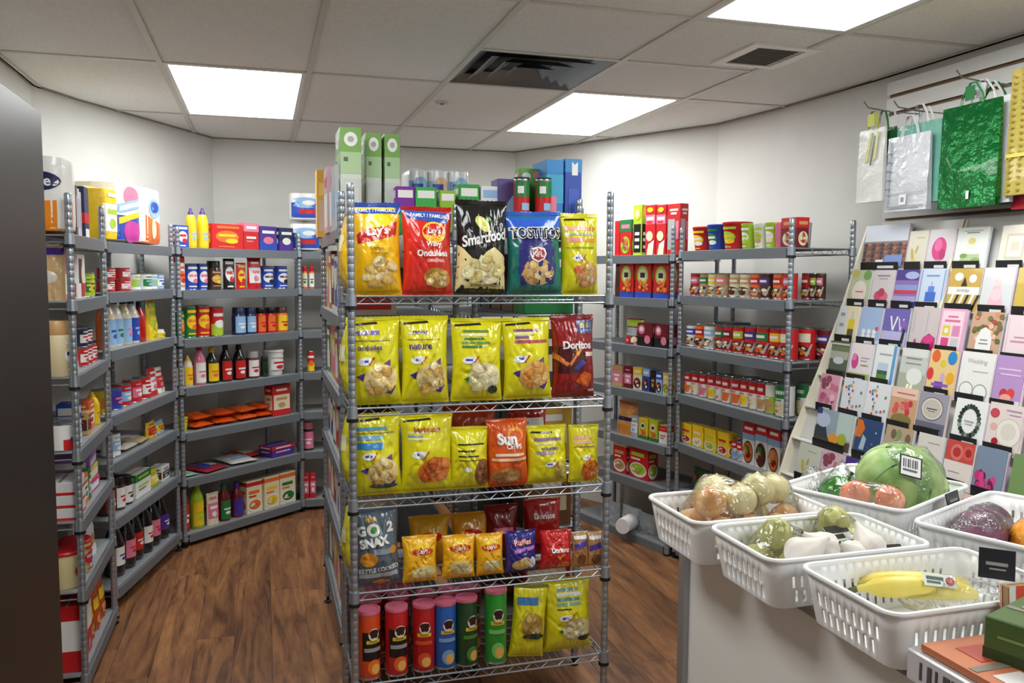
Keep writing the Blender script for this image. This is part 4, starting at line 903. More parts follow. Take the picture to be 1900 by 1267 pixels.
BAGS = {
0: [
 (.093, .165, .305, LY, [r_(-.5, .875, .5, .955, '#2a4aa0'), t_('FAMILY / FAMILIALE', 0, .912, .04, 'W', .8)]+lays()+[t_('Classic', -.02, .50, .045, '#8a6a14', .5), t_('Classiques', .02, .44, .045, '#8a6a14', .6)]+chips(.0, .24, .44, .17, CH, 9, 1), 'yellow potato chip bag with red ribbon logo, top shelf', '#2a4aa0'),
 (.262, .174, .296, '#cf2a20', [p_([(-.5, .85), (.5, .80), (.5, .93), (-.5, .955)], '#2a56b0'), t_('FAMILY / FAMILIALE', .05, .89, .045, 'W', .8, .02, 0, -.04), e_(.1, .70, .25, .12, '#f2cf4a'), e_(.1, .70, .22, .10, '#cf2a20'), e_(.1, .655, .2, .06, '#f0bc2a'), e_(.1, .71, .24, .055, 'R'), t_("Lay's", .1, .71, .085, 'W', .42, .03, .1), t_('Wavy', .08, .56, .075, 'W', .6, .03), t_('Ondulées', .05, .465, .075, 'W', .76, .03), t_('ORIGINAL', .12, .38, .035, '#f0d0c0', .45), e_(.16, .19, .28, .11, '#b8843c', -.2)]+chips(.2, .18, .28, .11, CH, 5, 2), 'red wavy potato chip bag', '#b02018'),
 (.444, .183, .322, '#1a1a1c', [p_([(-.5, .03), (.46, .03), (.46, .40), (.36, .44), (.2, .50), (.05, .45), (-.1, .36), (-.25, .38), (-.4, .47), (-.5, .52)], '#e2d498'), e_(-.02, .74, .18, .06, '#c8d060', -.8), e_(-.01, .75, .12, .045, '#e8dc80', -.8), p_([(.02, .80), (.12, .82), (.2, .76), (.08, .77)], '#3a7a2a'), t_('Smartfood', .02, .60, .12, 'W', .95, .03, .2, .2), ]+chips(.0, .25, .42, .17, ['#efe6b4', '#e4d694', '#f4edc8', '#d8c67c'], 14, 4)+[r_(-.25, .085, .35, .11, '#8a7a4a')], 'black and cream popcorn bag', '#1a1a1c'),
 (.638, .204, .288, '#1f7068', [r_(-.5, .70, .5, .955, '#2f5fc8'), p_([(-.3, .12), (.3, .12), (.36, .3), (.34, .6), (.2, .7), (-.2, .7), (-.34, .6), (-.36, .3)], '#2c2c74'), e_(0, .27, .31, .16, '#cfa468')]+chips(0, .26, .3, .15, ['#e0c084', '#caa05e', '#e8cf98'], 8, 5)+[p_([(-.16, .48), (-.13, .545), (0, .57), (.13, .545), (.16, .48), (.12, .42), (0, .38), (-.12, .42)], 'W'), p_([(-.13, .48), (-.1, .53), (0, .55), (.1, .53), (.13, .48), (.1, .43), (0, .40), (-.1, .43)], '#b02a34'), t_('NFL', 0, .475, .06, 'W', .2, .02), t_('TOSTITOS', .0, .735, .145, 'W', .97, .075), t_('TOSTITOS', .0, .735, .125, 'K', .92, .02)], 'teal and blue tortilla chip bag with football shape', '#2f5fc8'),
 (.806, .145, .287, YB, [p_([(-.42, .905), (-.4, .93), (.12, .935), (.14, .91)], WORDS_K), r_(-.44, .78, .12, .83, '#e8b09a'), r_(.12, .785, .36, .825, '#e88a3a'), r_(-.44, .72, .3, .745, '#a8b0a0'), r_(-.42, .635, .02, .69, '#e89a8a'), r_(.05, .64, .34, .685, '#e8a03a'), r_(-.44, .56, .3, .575, '#8aa83a')]+ylogo(-.14, .44)+[e_(.12, .24, .32, .15, '#d8a45a'), e_(-.15, .30, .12, .05, '#d86a4a')]+chips(.12, .24, .32, .15, ['#e0b878', '#d49a5a', '#e8caa0'], 8, 6), 'yellow chip bag with red and orange words', YB)],
1: [
 (.081, .178, .292, YB, yellow([(-.44, .1, .80, LW, .05), (-.44, .3, .725, '#8a8a50', .012)], CH, 8, 11, [r_(-.42, .80, .1, .845, '#7a6ac0'), t_('ondulées', -.1, .655, .06, 'P', .6)]), 'leftmost yellow chip bag with ondulées lettering', YB),
 (.251, .165, .294, YB, yellow([(-.4, .3, .725, '#8a8a50', .012), (-.38, .05, .79, LW, .03)], CH, 8, 12, [t_('regular', -.12, .815, .06, 'P', .5), t_('nature', -.14, .655, .065, 'P', .5)]), 'yellow chip bag lettered regular and nature', YB),
 (.428, .183, .284, YB, yellow([(-.3, .2, .83, '#5a8a3a', .028), (-.34, .16, .785, LW, .03), (-.3, .1, .74, '#4a7a2a', .026), (-.34, .22, .69, '#6a9a4a', .03), (-.34, .1, .645, '#4a7a2a', .028)], ['#e8dcb0', '#d8cc98', '#efe6c4'], 8, 13, None, False)+[p_([(-.32, .27), (-.2, .31), (-.22, .24)], 'G'), e_(.28, .14, .1, .05, 'D')], 'yellow chip bag with green lettering, upper shelf', YB),
 (.612, .177, .285, YB, yellow([(-.3, .26, .83, '#8a4a86', .03), (-.3, .1, .79, LW, .03), (-.28, .0, .745, '#7a5aa0', .03), (-.3, .4, .69, '#b04a5a', .035)], ['#e0a85a', '#d88a3a', '#e8bc7a'], 8, 14), 'yellow chip bag with purple and red lettering', YB),
 (.783, .165, .293, '#8e1a1c', [r_(.05, .78, .46, .93, '#4a5a9a'), r_(.1, .84, .4, .9, '#c8b85a'), r_(.1, .80, .4, .82, '#8a9ac8'), p_([(-.5, .30), (.1, .30), (.3, .52), (-.1, .62), (-.5, .62)], '#4a1418'), p_([(-.5, .55), (-.2, .42), (.1, .62), (.2, .66), (-.2, .36), (-.5, .48)], '#d87a3a'), t_('Doritos', .02, .635, .095, 'W', .88, .04), p_([(-.05, .56), (.02, .50), (.14, .60), (.11, .6), (.02, .54), (-.02, .57)], '#f0a02a'), r_(.22, .5, .44, .55, '#e8c8c0'), p_([(-.1, .36), (.02, .33), (.2, .43), (.12, .46)], '#3a3a9a'), p_([(-.05, .2), (.16, .32), (.36, .28), (.3, .12), (.1, .16)], '#c8561c'), p_([(.05, .22), (.3, .3), (.26, .14)], '#e8762a'), r_(.3, .07, .46, .1, '#e8c8c0')], 'dark red chip bag on the second shelf', '#8e1a1c')],
2: [
 (.088, .165, .276, YB, yellow([(-.44, .2, .80, '#5a9ac8', .04), (-.44, .36, .765, '#8a8a50', .012), (-.44, .1, .69, '#7ab0d8', .05), (-.44, .12, .58, '#3a8ac8', .08)], CH, 8, 21)+[e_(.1, .13, .3, .03, '#3a4a4a')], 'yellow chip bag with light blue block', YB),
 (.257, .184, .268, YB, yellow([(-.4, .0, .76, LW, .03), (-.4, -.12, .72, '#7a9a9a', .02), (-.4, .0, .68, LW, .03)], ['#d8722e', '#c85a20', '#e0884a'], 9, 22, [t_('barbecue', -.02, .81, .07, '#a82a1a', .72)], False), 'yellow chip bag lettered barbecue', YB),
 (.401, .142, .216, YB, [r_(-.34, .72, .36, .745, WORDS_K), r_(-.34, .62, .1, .645, WORDS_K), r_(-.34, .54, .2, .56, WORDS_K), r_(-.34, .48, .3, .495, '#5a5a20'), e_(-.1, .34, .1, .04, 'W'), e_(.32, .28, .24, .22, '#8a5a34')]+chips(.32, .28, .2, .2, ['#7a4a2a', '#9a6a40', '#6a3e22'], 8, 23), 'short yellow bag with black lettering and brown snacks', YB),
 (.542, .151, .237, '#d8581c', [e_(.16, .78, .2, .1, '#f0a03a'), e_(.16, .76, .15, .075, '#d8581c')]+[p_([(.16+.2*math.cos(q)-.01, .78+.13*math.sin(q)), (.16+.2*math.cos(q)+.012, .78+.13*math.sin(q)), (.16+.3*math.cos(q), .78+.19*math.sin(q))], '#f0a03a') for q in (.3, .8, 1.3, 1.8, 2.3, 2.8)]+[t_('Sun', -.06, .72, .17, 'W', .68, .05), t_('CHIPS', .1, .61, .07, 'W', .5, .03), r_(-.36, .47, .36, .51, '#f4d8c0'), r_(-.44, .40, .44, .44, '#f0c8a0'), e_(-.1, .18, .36, .12, '#b87a3a')]+chips(-.1, .18, .36, .12, ['#c89a5a', '#a8703a', '#d8b070'], 8, 24), 'orange chip bag with rising sun', '#d8581c'),
 (.687, .156, .208, YB, [p_([(-.42, .88), (-.4, .91), (.1, .9), (.1, .87)], WORDS_K), r_(-.36, .75, .3, .80, '#8a6a9a'), r_(-.36, .69, .15, .72, LW), t_('croustilles', .0, .63, .06, 'P', .74), r_(-.36, .53, .1, .58, '#a89ab0')]+ylogo(0, .36)+[e_(.28, .24, .2, .17, '#b0a040')]+chips(.28, .24, .2, .17, ['#c8b858', '#b0983a', '#d8cc7a'], 7, 25), 'yellow bag of corn chips beside the orange bag', YB),
 (.82, .117, .205, YB, [r_(-.4, .76, .1, .82, '#e0a88a'), r_(-.4, .68, .2, .73, '#e8b49a'), r_(-.4, .62, .3, .64, '#8a7a2a')]+ylogo(0, .44)+[e_(.16, .22, .32, .18, '#d8701c')]+chips(.16, .22, .32, .18, ['#e8842a', '#d8681c', '#f0a050'], 9, 26), 'narrow yellow bag of orange cheese puffs', YB)],
3: [
 (.088, .155, .262, '#5c6a78', [e_(-.1, .86, .14, .03, '#b08a2a'), t_('G', -.33, .73, .13, 'W', .3, .06), e_(-.06, .735, .15, .08, 'W'), e_(-.06, .735, .08, .04, '#2f8a2a', .6), t_('2', .32, .76, .13, 'W', .2, .06), t_('SNAX', -.06, .59, .12, 'W', .82, .06, 0, .12), e_(-.22, .37, .2, .09, '#d8902a'), e_(.36, .47, .08, .05, '#d8902a'), r_(-.1, .43, .3, .5, '#8a98a4'), t_('KETTLE COOKED', .0, .24, .06, '#d8dde0', .9, .04, 0, .06), r_(-.44, .13, .42, .19, '#b4bcc4'), e_(.05, .055, .2, .04, '#d8902a')], 'grey kettle chip bag with white block letters', '#5c6a78'),
 (.228, .122, .159, '#eeb41c', [e_(.05, .73, .26, .14, '#f6cf3a'), e_(.05, .68, .32, .085, '#c4201e'), t_("Lay's", .05, .68, .12, 'W', .5, .03, .1), e_(.1, .25, .34, .14, '#d8c88a'), e_(-.1, .22, .2, .09, '#e6d89c')], 'left small yellow chip bag with red ribbon logo', '#eeb41c'),
 (.361, .118, .15, '#eeb41c', [e_(.02, .76, .26, .14, '#f6cf3a'), e_(.02, .72, .34, .085, '#c4201e'), t_("Lay's", .02, .72, .12, 'W', .54, .03, .1), e_(.02, .3, .36, .15, '#d8c88a'), e_(.2, .2, .22, .09, '#e6d89c')], 'middle small yellow chip bag with red ribbon logo', '#eeb41c'),
 (.474, .1, .146, '#eeb41c', [e_(.0, .74, .3, .14, '#f6cf3a'), e_(.0, .7, .36, .085, '#c4201e'), t_("Lay's", .0, .7, .12, 'W', .6, .03, .1), e_(.02, .28, .34, .14, '#d8c88a')], 'right small yellow chip bag with red ribbon logo', '#eeb41c'),
 (.588, .118, .147, '#2c2a80', [t_('Ruffles', .0, .75, .14, '#d8342e', .84, .06, .1, .05), t_('Ruffles', .0, .75, .12, '#f0dcd8', .78, .0, .1, .05), p_([(-.3, .5), (.42, .56), (.42, .64), (-.3, .6)], '#c07ad0'), e_(-.05, .22, .3, .14, '#d8b86a'), e_(.05, .3, .18, .1, '#ecd698'), e_(.32, .24, .12, .14, '#dfe2ea')], 'small purple blue chip bag', '#2c2a80'),
 (.718, .12, .138, '#c41e1c', [t_('Doritos', .06, .52, .13, 'W', .84, .05), p_([(-.05, .36), (.06, .26), (.2, .44), (.16, .44), (.06, .33), (-.01, .38)], '#f0a02a'), e_(.2, .12, .2, .08, '#d8701c')], 'small bright red chip bag', '#c41e1c'),
 (.806, .062, .128, '#a87848', [p_([(-.5, .5), (.5, .62), (.5, .78), (-.5, .66)], '#4a3a9a'), r_(-.4, .8, .4, .9, 'W'), e_(0, .25, .3, .15, '#7a4a24')], 'narrow brown and purple candy bag', '#d8c8a8'),
 (.862, .06, .122, '#b0804e', [p_([(-.5, .45), (.5, .57), (.5, .73), (-.5, .61)], '#3f3494'), r_(-.4, .8, .4, .9, 'W'), e_(0, .22, .3, .15, '#6e4422')], 'narrow brown candy bag by the right post', '#d8c8a8')],
4: [
 (.606, .130, .258, YB, [r_(-.42, .74, .2, .84, '#3a7ab8'), e_(.05, .47, .34, .17, '#a88a3a')]+chips(.05, .46, .34, .17, ['#c8a860', '#a8843a', '#d8c080'], 8, 41)+[e_(.1, .32, .34, .04, '#2a3a2a')], 'yellow chip bag with blue block on the bottom shelf', '#8a8a1a'),
 (.772, .185, .265, YB, [r_(-.26, .84, .2, .88, '#7a9a9a'), r_(-.28, .78, .26, .82, 'W'), r_(-.28, .72, .2, .76, '#5a8a7a'), r_(-.3, .66, .24, .70, '#7aa89a'), r_(-.3, .61, .0, .625, WORDS_K)]+ylogo(-.12, .5)+[e_(.14, .33, .34, .15, '#e0d4a0'), p_([(-.28, .32), (-.16, .36), (-.18, .28)], 'G')]+chips(.14, .33, .34, .15, ['#e8dcb0', '#d8cc98', '#efe6c4'], 8, 42)+[e_(.3, .2, .16, .04, 'D')], 'yellow chip bag with green grey lettering on the bottom shelf', YB)],
}
SP = {(4, 0): (-.06, .10), (3, 0): (-.10, -.05), (0, 2): (-.05, .02), (0, 3): (-.05, -.02)}
n = 200
for lev, rows in BAGS.items():
    for i, (s, w, h, c, sh, lab, seal) in enumerate(rows):
        n += 1
        T = .052 if w > .14 else .036 if w > .09 else .02
        o = bag(w, h, T, c, sh, n*1.37, 'chip_bag', False, seal, hero=True)
        rx, ry = SP.get((lev, i), (-.06, .015*((i*7) % 3-1)))
        place(o, 'G', lev, s, .012 if lev != 0 else .02, rx, ry, 0.02*((i*5) % 3-1)); tag(o, lab, 'chip bag', 'chip bags on the front rack')
# second file of bags, glimpsed behind
for j, (lev, s, w, h, c, sh, lab) in enumerate((
 (2, .44, .2, .27, '#c8421c', [r_(-.3, .4, .3, .6, 'Y')], 'orange red chip bag behind the orange bag'), (2, .66, .15, .25, '#a82420', [r_(-.4, .7, .4, .85, 'W')], 'red chip bag behind the corn chips'),
 (3, .56, .13, .2, '#7a1416', [r_(-.3, .5, .3, .6, 'I')], 'dark red chip bag behind the blue bag'), (3, .72, .15, .21, '#a01a1c', [t_('Doritos', .0, .72, .1, 'W', .8, .04)], 'dark red chip bag behind the small bright red one'),
 (3, .29, .15, .18, '#d8a01c', [e_(0, .6, .3, .1, 'R')], 'yellow chip bag behind the left small bags'), (3, .44, .14, .18, '#d8941c', [e_(0, .6, .3, .1, 'R')], 'golden chip bag behind the right small bags'),
 (0, .20, .17, .29, '#2f8a4a', [e_(0, .5, .3, .2, 'W')], 'green chip bag behind the red bag'), (0, .58, .17, .28, '#8a1e3a', [r_(-.3, .5, .3, .7, 'W')], 'maroon chip bag behind the popcorn'),
 (1, .20, .17, .25, YB, [r_(-.3, .5, .3, .7, 'W')], 'yellow chip bag behind the regular bag'), (1, .52, .17, .25, YB, [r_(-.3, .5, .3, .7, 'W')], 'yellow chip bag behind the green lettered bag'))):
    o = bag(w, h, .045, c, sh, 300+j*1.7, 'chip_bag'); place(o, 'G', lev, s, .16, -.05, 0, 0); tag(o, lab, 'chip bag', 'chip bags on the front rack')
# bags turned sideways, sticking out past the left posts
for j, (lev, h, c, lab) in enumerate(((0, .28, '#eab818', 'yellow bag poking out beside the top left post'), (1, .27, YB, 'yellow bag poking out left of the second shelf'), (2, .27, YB, 'yellow bag poking out left of the third shelf'), (3, .25, YB, 'yellow bag poking out left of the fourth shelf'))):
    o = bag(.16, h, .035, c, [r_(-.3, .5, .3, .7, LW)], 330+j*2.1, 'chip_bag'); place(o, 'G', lev, -.022, .17, 0, -.03, -math.pi/2+.06); tag(o, lab, 'chip bag', 'chip bags on the front rack')
# ---- stacked-crisp canisters
def canister(h, c, c2, dark):
    r = .0385; o = MB().lathe([(0, 0), (r*.96, 0), (r, .004), (r, h-.012), (r*.97, h-.008), (0, h-.008)], 24, 0, 0, r).build('crisp_canister', mat(c, .3, 0, 0, 40, .3))
    MB().lathe([(0, h-.012), (r*1.03, h-.012), (r*1.04, h-.004), (r*1.0, h), (r*.84, h), (r*.8, h-.004), (0, h-.004)], 24, 0, 0, r).build('lid', mat('#d8708a', .25, 0, 0, 40, .4), o)
    MB().lathe([(r*1.002, 0), (r*1.01, 0), (r*1.01, .006), (r*1.002, .006)], 24, 0, 0, r).build('base_ring', mat('#b8bcc0', .3, .8), o)
    sh = ([r_(-.5, .3, .5, .74, 'K')] if dark else [])+[e_(.06, .70, .27, .095, 'W'), e_(.06, .73, .24, .05, '#3a1a14'), e_(-.02, .68, .1, .035, '#3a1a14'), e_(.14, .68, .1, .035, '#3a1a14'), r_(-.3, .565, .36, .62, '#d8c23a'), t_('Pringles', .03, .592, .042, '#7a1a14', .6, .02), r_(-.4, .44, .4, .5, '#9a9a96' if dark else c2), e_(.05, .2, .3, .12, c2, .3), e_(.12, .17, .2, .08, '#e8b25a', .3)]
    printed('label_print', cylS(r, 0, h-.012, 1.9), sh, .09, h, o, lambda c: mat(c, .3, 0, 0, 40, .3), 8, 3, .0005, .0003)
    return o
for i, (s, c, c2, dark, h, lab, dep) in enumerate((
 (.062, '#d84a1e', '#e8701e', True, .235, 'orange and black crisp canister', .015), (.150, '#c01e22', '#e0602a', True, .235, 'red and black crisp canister', .015), (.234, '#b81a20', '#d8502a', False, .235, 'plain red crisp canister in the front row', .02), (.317, '#2862b8', '#7aa8d8', False, .235, 'blue crisp canister in the front row', .02), (.403, '#1f4a26', '#4a8a3a', False, .24, 'dark green crisp canister', .02), (.492, '#2f9a34', '#7ac86a', False, .262, 'bright green tall crisp canister', .01),
 (.08, '#9a1a20', '#d8502a', False, .235, 'crisp canister behind the orange one', .11), (.17, '#a81e20', '#d8502a', False, .235, 'crisp canister behind the red and black one', .112), (.26, '#b0202a', '#d8502a', False, .235, 'crisp canister behind the plain red one', .11), (.35, '#2a52a0', '#7aa8d8', False, .235, 'crisp canister behind the blue one', .112), (.44, '#8a1a24', '#d8502a', False, .235, 'crisp canister behind the green ones', .115),
 (.10, '#8a1a20', '#d8502a', False, .235, 'rear crisp canister at the left end', .20), (.20, '#8a1a20', '#d8502a', False, .235, 'rear crisp canister second from left', .20))):
    o = canister(h, c, c2, dark); place(o, 'G', 4, s, dep, rz=[.25, .1, -.2, .0, .3, -.1][i % 6]); tag(o, lab, 'canister', 'crisp canisters on the bottom shelf')

# ================================================================ TALL DARK CABINET ON THE LEFT
t = thing('storage_cabinet', 'tall dark brown cabinet at the left edge', 'cabinet', UV(-.59, 2.706, 0), YAW)
CABM = mat('#1d1917', .42, 0, 0, 40, .0, name='dark_laminate')
MB().box(-.42, -.02, -1.3, 0, .0, 2.0, 0, .002).build('body', CABM, t, smooth=False)
MB().box(-.02, 0, -.648, -.001, .06, 1.996, 0, .002).build('door', CABM, t, smooth=False)
MB().box(-.02, 0, -1.299, -.652, .06, 1.996, 0, .002).build('door', CABM, t, smooth=False)

# ================================================================ COUNTER AND PRODUCE
CZ = .90
t = thing('sales_counter', 'white sales counter carrying the produce baskets', 'counter', UV(1.02, .35, 0), YAW)
CW = mat('#ecece9', .4)
MB().box(.012, .90, .012, 1.538, 0, CZ-.022, 0, .002).build('body', CW, t, smooth=False)
MB().box(-.0, .91, 0, 1.55, CZ-.02, CZ, 0, .002).build('counter_top', mat('#8f8c88', .4), t, smooth=False)
MB().box(-.004, .03, 1.522, 1.553, 0, CZ-.021, 0, .002).build('corner_trim', mat('#a8acb0', .35, .6), t, smooth=False)
BASKETW = mat('#f3f4f5', .35, name='white_plastic')
def rr(L, W, r, n):
    pts = []; per = []
    def seg(x0, y0, x1, y1):
        d = math.hypot(x1-x0, y1-y0); k = max(1, int(d/n))
        for i in range(k): pts.append((x0+(x1-x0)*i/k, y0+(y1-y0)*i/k)); per.append(1)
    def arc(cx, cy, a0):
        for i in range(4): a = a0+math.pi/2*i/4; pts.append((cx+r*math.cos(a), cy+r*math.sin(a))); per.append(0)
    x, y = L/2, W/2
    seg(-x+r, -y, x-r, -y); arc(x-r, -y+r, -math.pi/2); seg(x, -y+r, x, y-r); arc(x-r, y-r, 0); seg(x-r, y, -x+r, y); arc(-x+r, y-r, math.pi/2); seg(-x, y-r, -x, -y+r); arc(-x+r, -y+r, math.pi)
    return pts, per
def basket(lab, a, b, L, W, h=.10, rz=0., z=CZ):
    t = thing('produce_basket', lab, 'basket', UV(a, b, z+.0012), YAW+rz, 'white plastic baskets on the counter')
    pts, per = rr(L, W, .03, .0065); n = len(pts); zs = [.0, .012, .036, .042, .066, h]
    P = []
    for zz in zs:
        k = .90+.10*zz/h
        P += [(x*k, y*k, zz) for x, y in pts]
    F = []; run = 0
    for i in range(n):
        j = (i+1) % n; run = run+1 if per[i] else 0
        for l in range(5):
            if l in (1, 3) and per[i] and per[j] and per[i-1] and (run+(1 if l == 3 else 0)) % 3 == 1 and run > 2: continue
            F.append((l*n+i, l*n+j, (l+1)*n+j, (l+1)*n+i))
    F.append(tuple(range(n)))
    o = MB().add(P, F).build('tray', BASKETW, t, angle=50)
    md = o.modifiers.new('thick', 'SOLIDIFY'); md.thickness = .0024; md.offset = 0
    MB().tube([(x*1.012, y*1.012, h) for x, y in pts], .0052, 8, 0, True).build('rim', BASKETW, t)
    return t
basket('white basket of bagged onions at the far counter corner', 1.085, 1.742, .36, .245)
basket('white basket of green fruit and garlic', 1.112, 1.478, .375, .235)
basket('white basket holding the wrapped bananas', 1.152, 1.207, .375, .245)
basket('white basket holding the cabbage', 1.524, 1.80, .38, .32, rz=.43)
basket('white basket of purple and orange produce', 1.632, 1.448, .42, .30, rz=.40)
ONION = noisemat('onion_skin', '#c88a48', '#e6be86', 6, .35, 3, 0, (4, 4, .6)); ONIONG = noisemat('pale_onion_skin', '#cfc98c', '#e6dcae', 6, .35, 3, 0, (4, 4, .6))
FRUIT = noisemat('green_fruit_skin', '#b0b264', '#c8c886', 14, .4); GARLIC = noisemat('garlic_skin', '#d8d0c8', '#efeae4', 10, .55, 3, .2)
CABB = noisemat('cabbage_leaf', '#5c8a3c', '#bcd48e', 11, .45, 6, .8, (1, 1, .45)); PEP = noisemat('green_pepper_skin', '#2c7a1c', '#4aa02a', 4, .2)
PURP = noisemat('purple_skin', '#4a2438', '#7a4a62', 8, .4); ORNG = noisemat('orange_peel', '#e08a14', '#eda42a', 60, .4, 3, .2); BAN = noisemat('banana_peel', '#e2cc4c', '#efe48a', 12, .45, 3, 0, (1, 1, 1)); RED = noisemat('peach_skin', '#d87a5a', '#e6a888', 6, .4)
def ball(name, m, r, a, b, z, prof=None, lobes=0, ldepth=.0, sq=1., rot=(0, 0, 0), n=20):
    mb = MB(); ny = 14
    def fn(i, j):
        q = 2*math.pi*i; ph = math.pi*(j-.5); k = 1+ldepth*(abs(math.cos(q*lobes/2))-.6)*math.cos(ph) if lobes else 1
        rr_ = r*math.cos(ph)*k; zz = r*math.sin(ph)*sq
        if prof == 'onion' and j > .8: zz += r*.22*((j-.8)/.2)**2; rr_ *= 1-.25*(j-.8)/.2
        if prof == 'garlic' and j > .72: zz += r*.9*((j-.72)/.28)**1.6; rr_ = max(rr_, r*.16)*(1 if j < .98 else .6)
        return (rr_*math.cos(q), rr_*math.sin(q), zz)
    mb.grid(fn, n if not lobes else lobes*4, ny)
    return mb.build(name, m, None, UV(a, b, z), (rot[0], rot[1], YAW+rot[2]), angle=180)
random.seed(7)
def wrap(spheres, lab, grow=1.12, m=None, seed=0, name='clear_bag', tail=None):
    bm = bmesh.new()
    for a, b, z, r in spheres:
        p = UV(a, b, z); t_ = bmesh.ops.create_icosphere(bm, subdivisions=2, radius=r*grow, matrix=Matrix.Translation(p))
    if tail: bm.verts.new(UV(*tail))
    g = bmesh.ops.convex_hull(bm, input=list(bm.verts))
    dead = [v for v in bm.verts if not v.link_faces]
    bmesh.ops.delete(bm, geom=list({v for v in g['geom_interior'] if isinstance(v, bmesh.types.BMVert)}|set(dead)), context='VERTS')
    bmesh.ops.subdivide_edges(bm, edges=[e for e in bm.edges if e.calc_length() > .018], cuts=1, use_grid_fill=True); bmesh.ops.triangulate(bm, faces=bm.faces)
    bmesh.ops.subdivide_edges(bm, edges=[e for e in bm.edges if e.calc_length() > .014], cuts=1); bmesh.ops.triangulate(bm, faces=bm.faces)
    for v in bm.verts:
        k = noise.noise(v.co*28+Vector((seed, 0, 0)))*.006+noise.noise(v.co*70)*.002; v.co += v.normal*(k-.001) if v.normal.length else Vector()
    c = UV(spheres[0][0], spheres[0][1], CZ)
    for v in bm.verts: v.co -= c
    me = bpy.data.meshes.new(name); bm.to_mesh(me); bm.free(); me.materials.append(m or FILM); me.polygons.foreach_set('use_smooth', [True]*len(me.polygons))
    o = link(name, me, None, c); tag(o, lab, 'plastic bag', 'clear produce bags'); return o
B0 = CZ+.004
S1 = [(.985, 1.785, B0+.042, .04, 'left'), (1.07, 1.80, B0+.043, .041, 'far'), (1.02, 1.705, B0+.042, .04, 'front left'), (1.10, 1.715, B0+.041, .039, 'front right'), (1.005, 1.735, B0+.108, .038, 'upper left'), (1.045, 1.79, B0+.115, .042, 'upper far'), (1.085, 1.735, B0+.108, .04, 'upper right')]
for i, (a, b, z, r, w_) in enumerate(S1): o = ball('onion', ONION if i not in (5, 6) else ONIONG, r, a, b, z, 'onion', sq=.92, rot=(random.uniform(-.6, .6), random.uniform(-.6, .6), random.uniform(0, 6))); tag(o, w_+' onion in the left onion bag', 'onion', 'onions in clear bags')
wrap([s[:4] for s in S1], 'clear plastic bag of onions at the far left corner', seed=1)
S2 = [(1.165, 1.80, B0+.043, .041, 'far'), (1.165, 1.70, B0+.041, .039, 'front'), (1.22, 1.75, B0+.05, .036, 'right'), (1.15, 1.765, B0+.118, .042, 'upper left'), (1.215, 1.79, B0+.112, .038, 'upper right')]
for i, (a, b, z, r, w_) in enumerate(S2): o = ball('onion', ONIONG if i in (0, 3, 4) else ONION, r, a, b, z, 'onion', sq=.92, rot=(random.uniform(-.6, .6), random.uniform(-.6, .6), random.uniform(0, 6))); tag(o, w_+' onion in the right onion bag', 'onion', 'onions in clear bags')
wrap([s[:4] for s in S2], 'clear plastic bag of onions on the right of the first', seed=2)
S3 = [(1.00, 1.53, B0+.035, .034, 'left'), (1.065, 1.545, B0+.036, .035, 'middle far'), (1.06, 1.48, B0+.036, .035, 'middle front'), (1.12, 1.515, B0+.04, .034, 'right'), (1.045, 1.525, B0+.092, .033, 'top')]
for a, b, z, r, w_ in S3: o = ball('green_fruit', FRUIT, r, a, b, z, sq=1.08); tag(o, w_+' green fruit in the bag beside the garlic', 'fruit', 'green fruit in clear bags')
wrap([s[:4] for s in S3], 'clear bag of green fruit in the second basket', seed=3, tail=(.965, 1.45, B0+.02))
S4 = [(1.19, 1.555, B0+.04, .035, 'far left'), (1.255, 1.545, B0+.042, .035, 'far right'), (1.205, 1.545, B0+.1, .033, 'top'), (1.25, 1.475, B0+.036, .034, 'front')]
for a, b, z, r, w_ in S4: o = ball('green_fruit', FRUIT, r, a, b, z, sq=1.08); tag(o, w_+' green fruit in the bag with green labels', 'fruit', 'green fruit in clear bags')
w4 = wrap([s[:4] for s in S4], 'clear bag of green fruit with black and green labels', seed=4)
for a, b, z, rz in ((1.185, 1.500, B0+.085, .1), (1.258, 1.425, B0+.06, -.1)):
    p = UV(a, b, z)-UV(S4[0][0], S4[0][1], CZ)
    o = MB().box(-.03, .03, -.001, .001, -.024, .024).build('printed_sticker', mat('#e6e8e4', .4), w4, p, (-.9, 0, YAW+rz), smooth=False)
    MB().box(-.03, .03, -.0022, -.001, .006, .024).box(-.03, .03, -.0022, -.001, -.024, -.014, 1).box(-.02, .01, -.0022, -.001, -.008, .002).build('sticker_print', [BLACK, mat('#2f9a5a', .4)], o, smooth=False)
for i, (a, b, z, r, w_) in enumerate(((1.03, 1.415, B0+.082, .038, 'leftmost'), (1.09, 1.43, B0+.086, .036, 'second'), (1.145, 1.41, B0+.078, .028, 'third'), (1.20, 1.425, B0+.08, .034, 'rightmost'), (1.03, 1.42, B0+.03, .03, 'lower left'), (1.09, 1.425, B0+.03, .03, 'lower middle'), (1.15, 1.42, B0+.03, .029, 'lower third'), (1.205, 1.42, B0+.03, .029, 'lower right'))):
    o = ball('garlic_bulb', GARLIC, r, a, b, z, 'garlic', 8, .12, .85, ((.9, .3, 1), (-.8, .5, 2), (.2, -.9, 0), (.7, .2, 3))[i % 4]); tag(o, w_+' white garlic bulb at the front of the second basket', 'garlic', 'garlic bulbs')
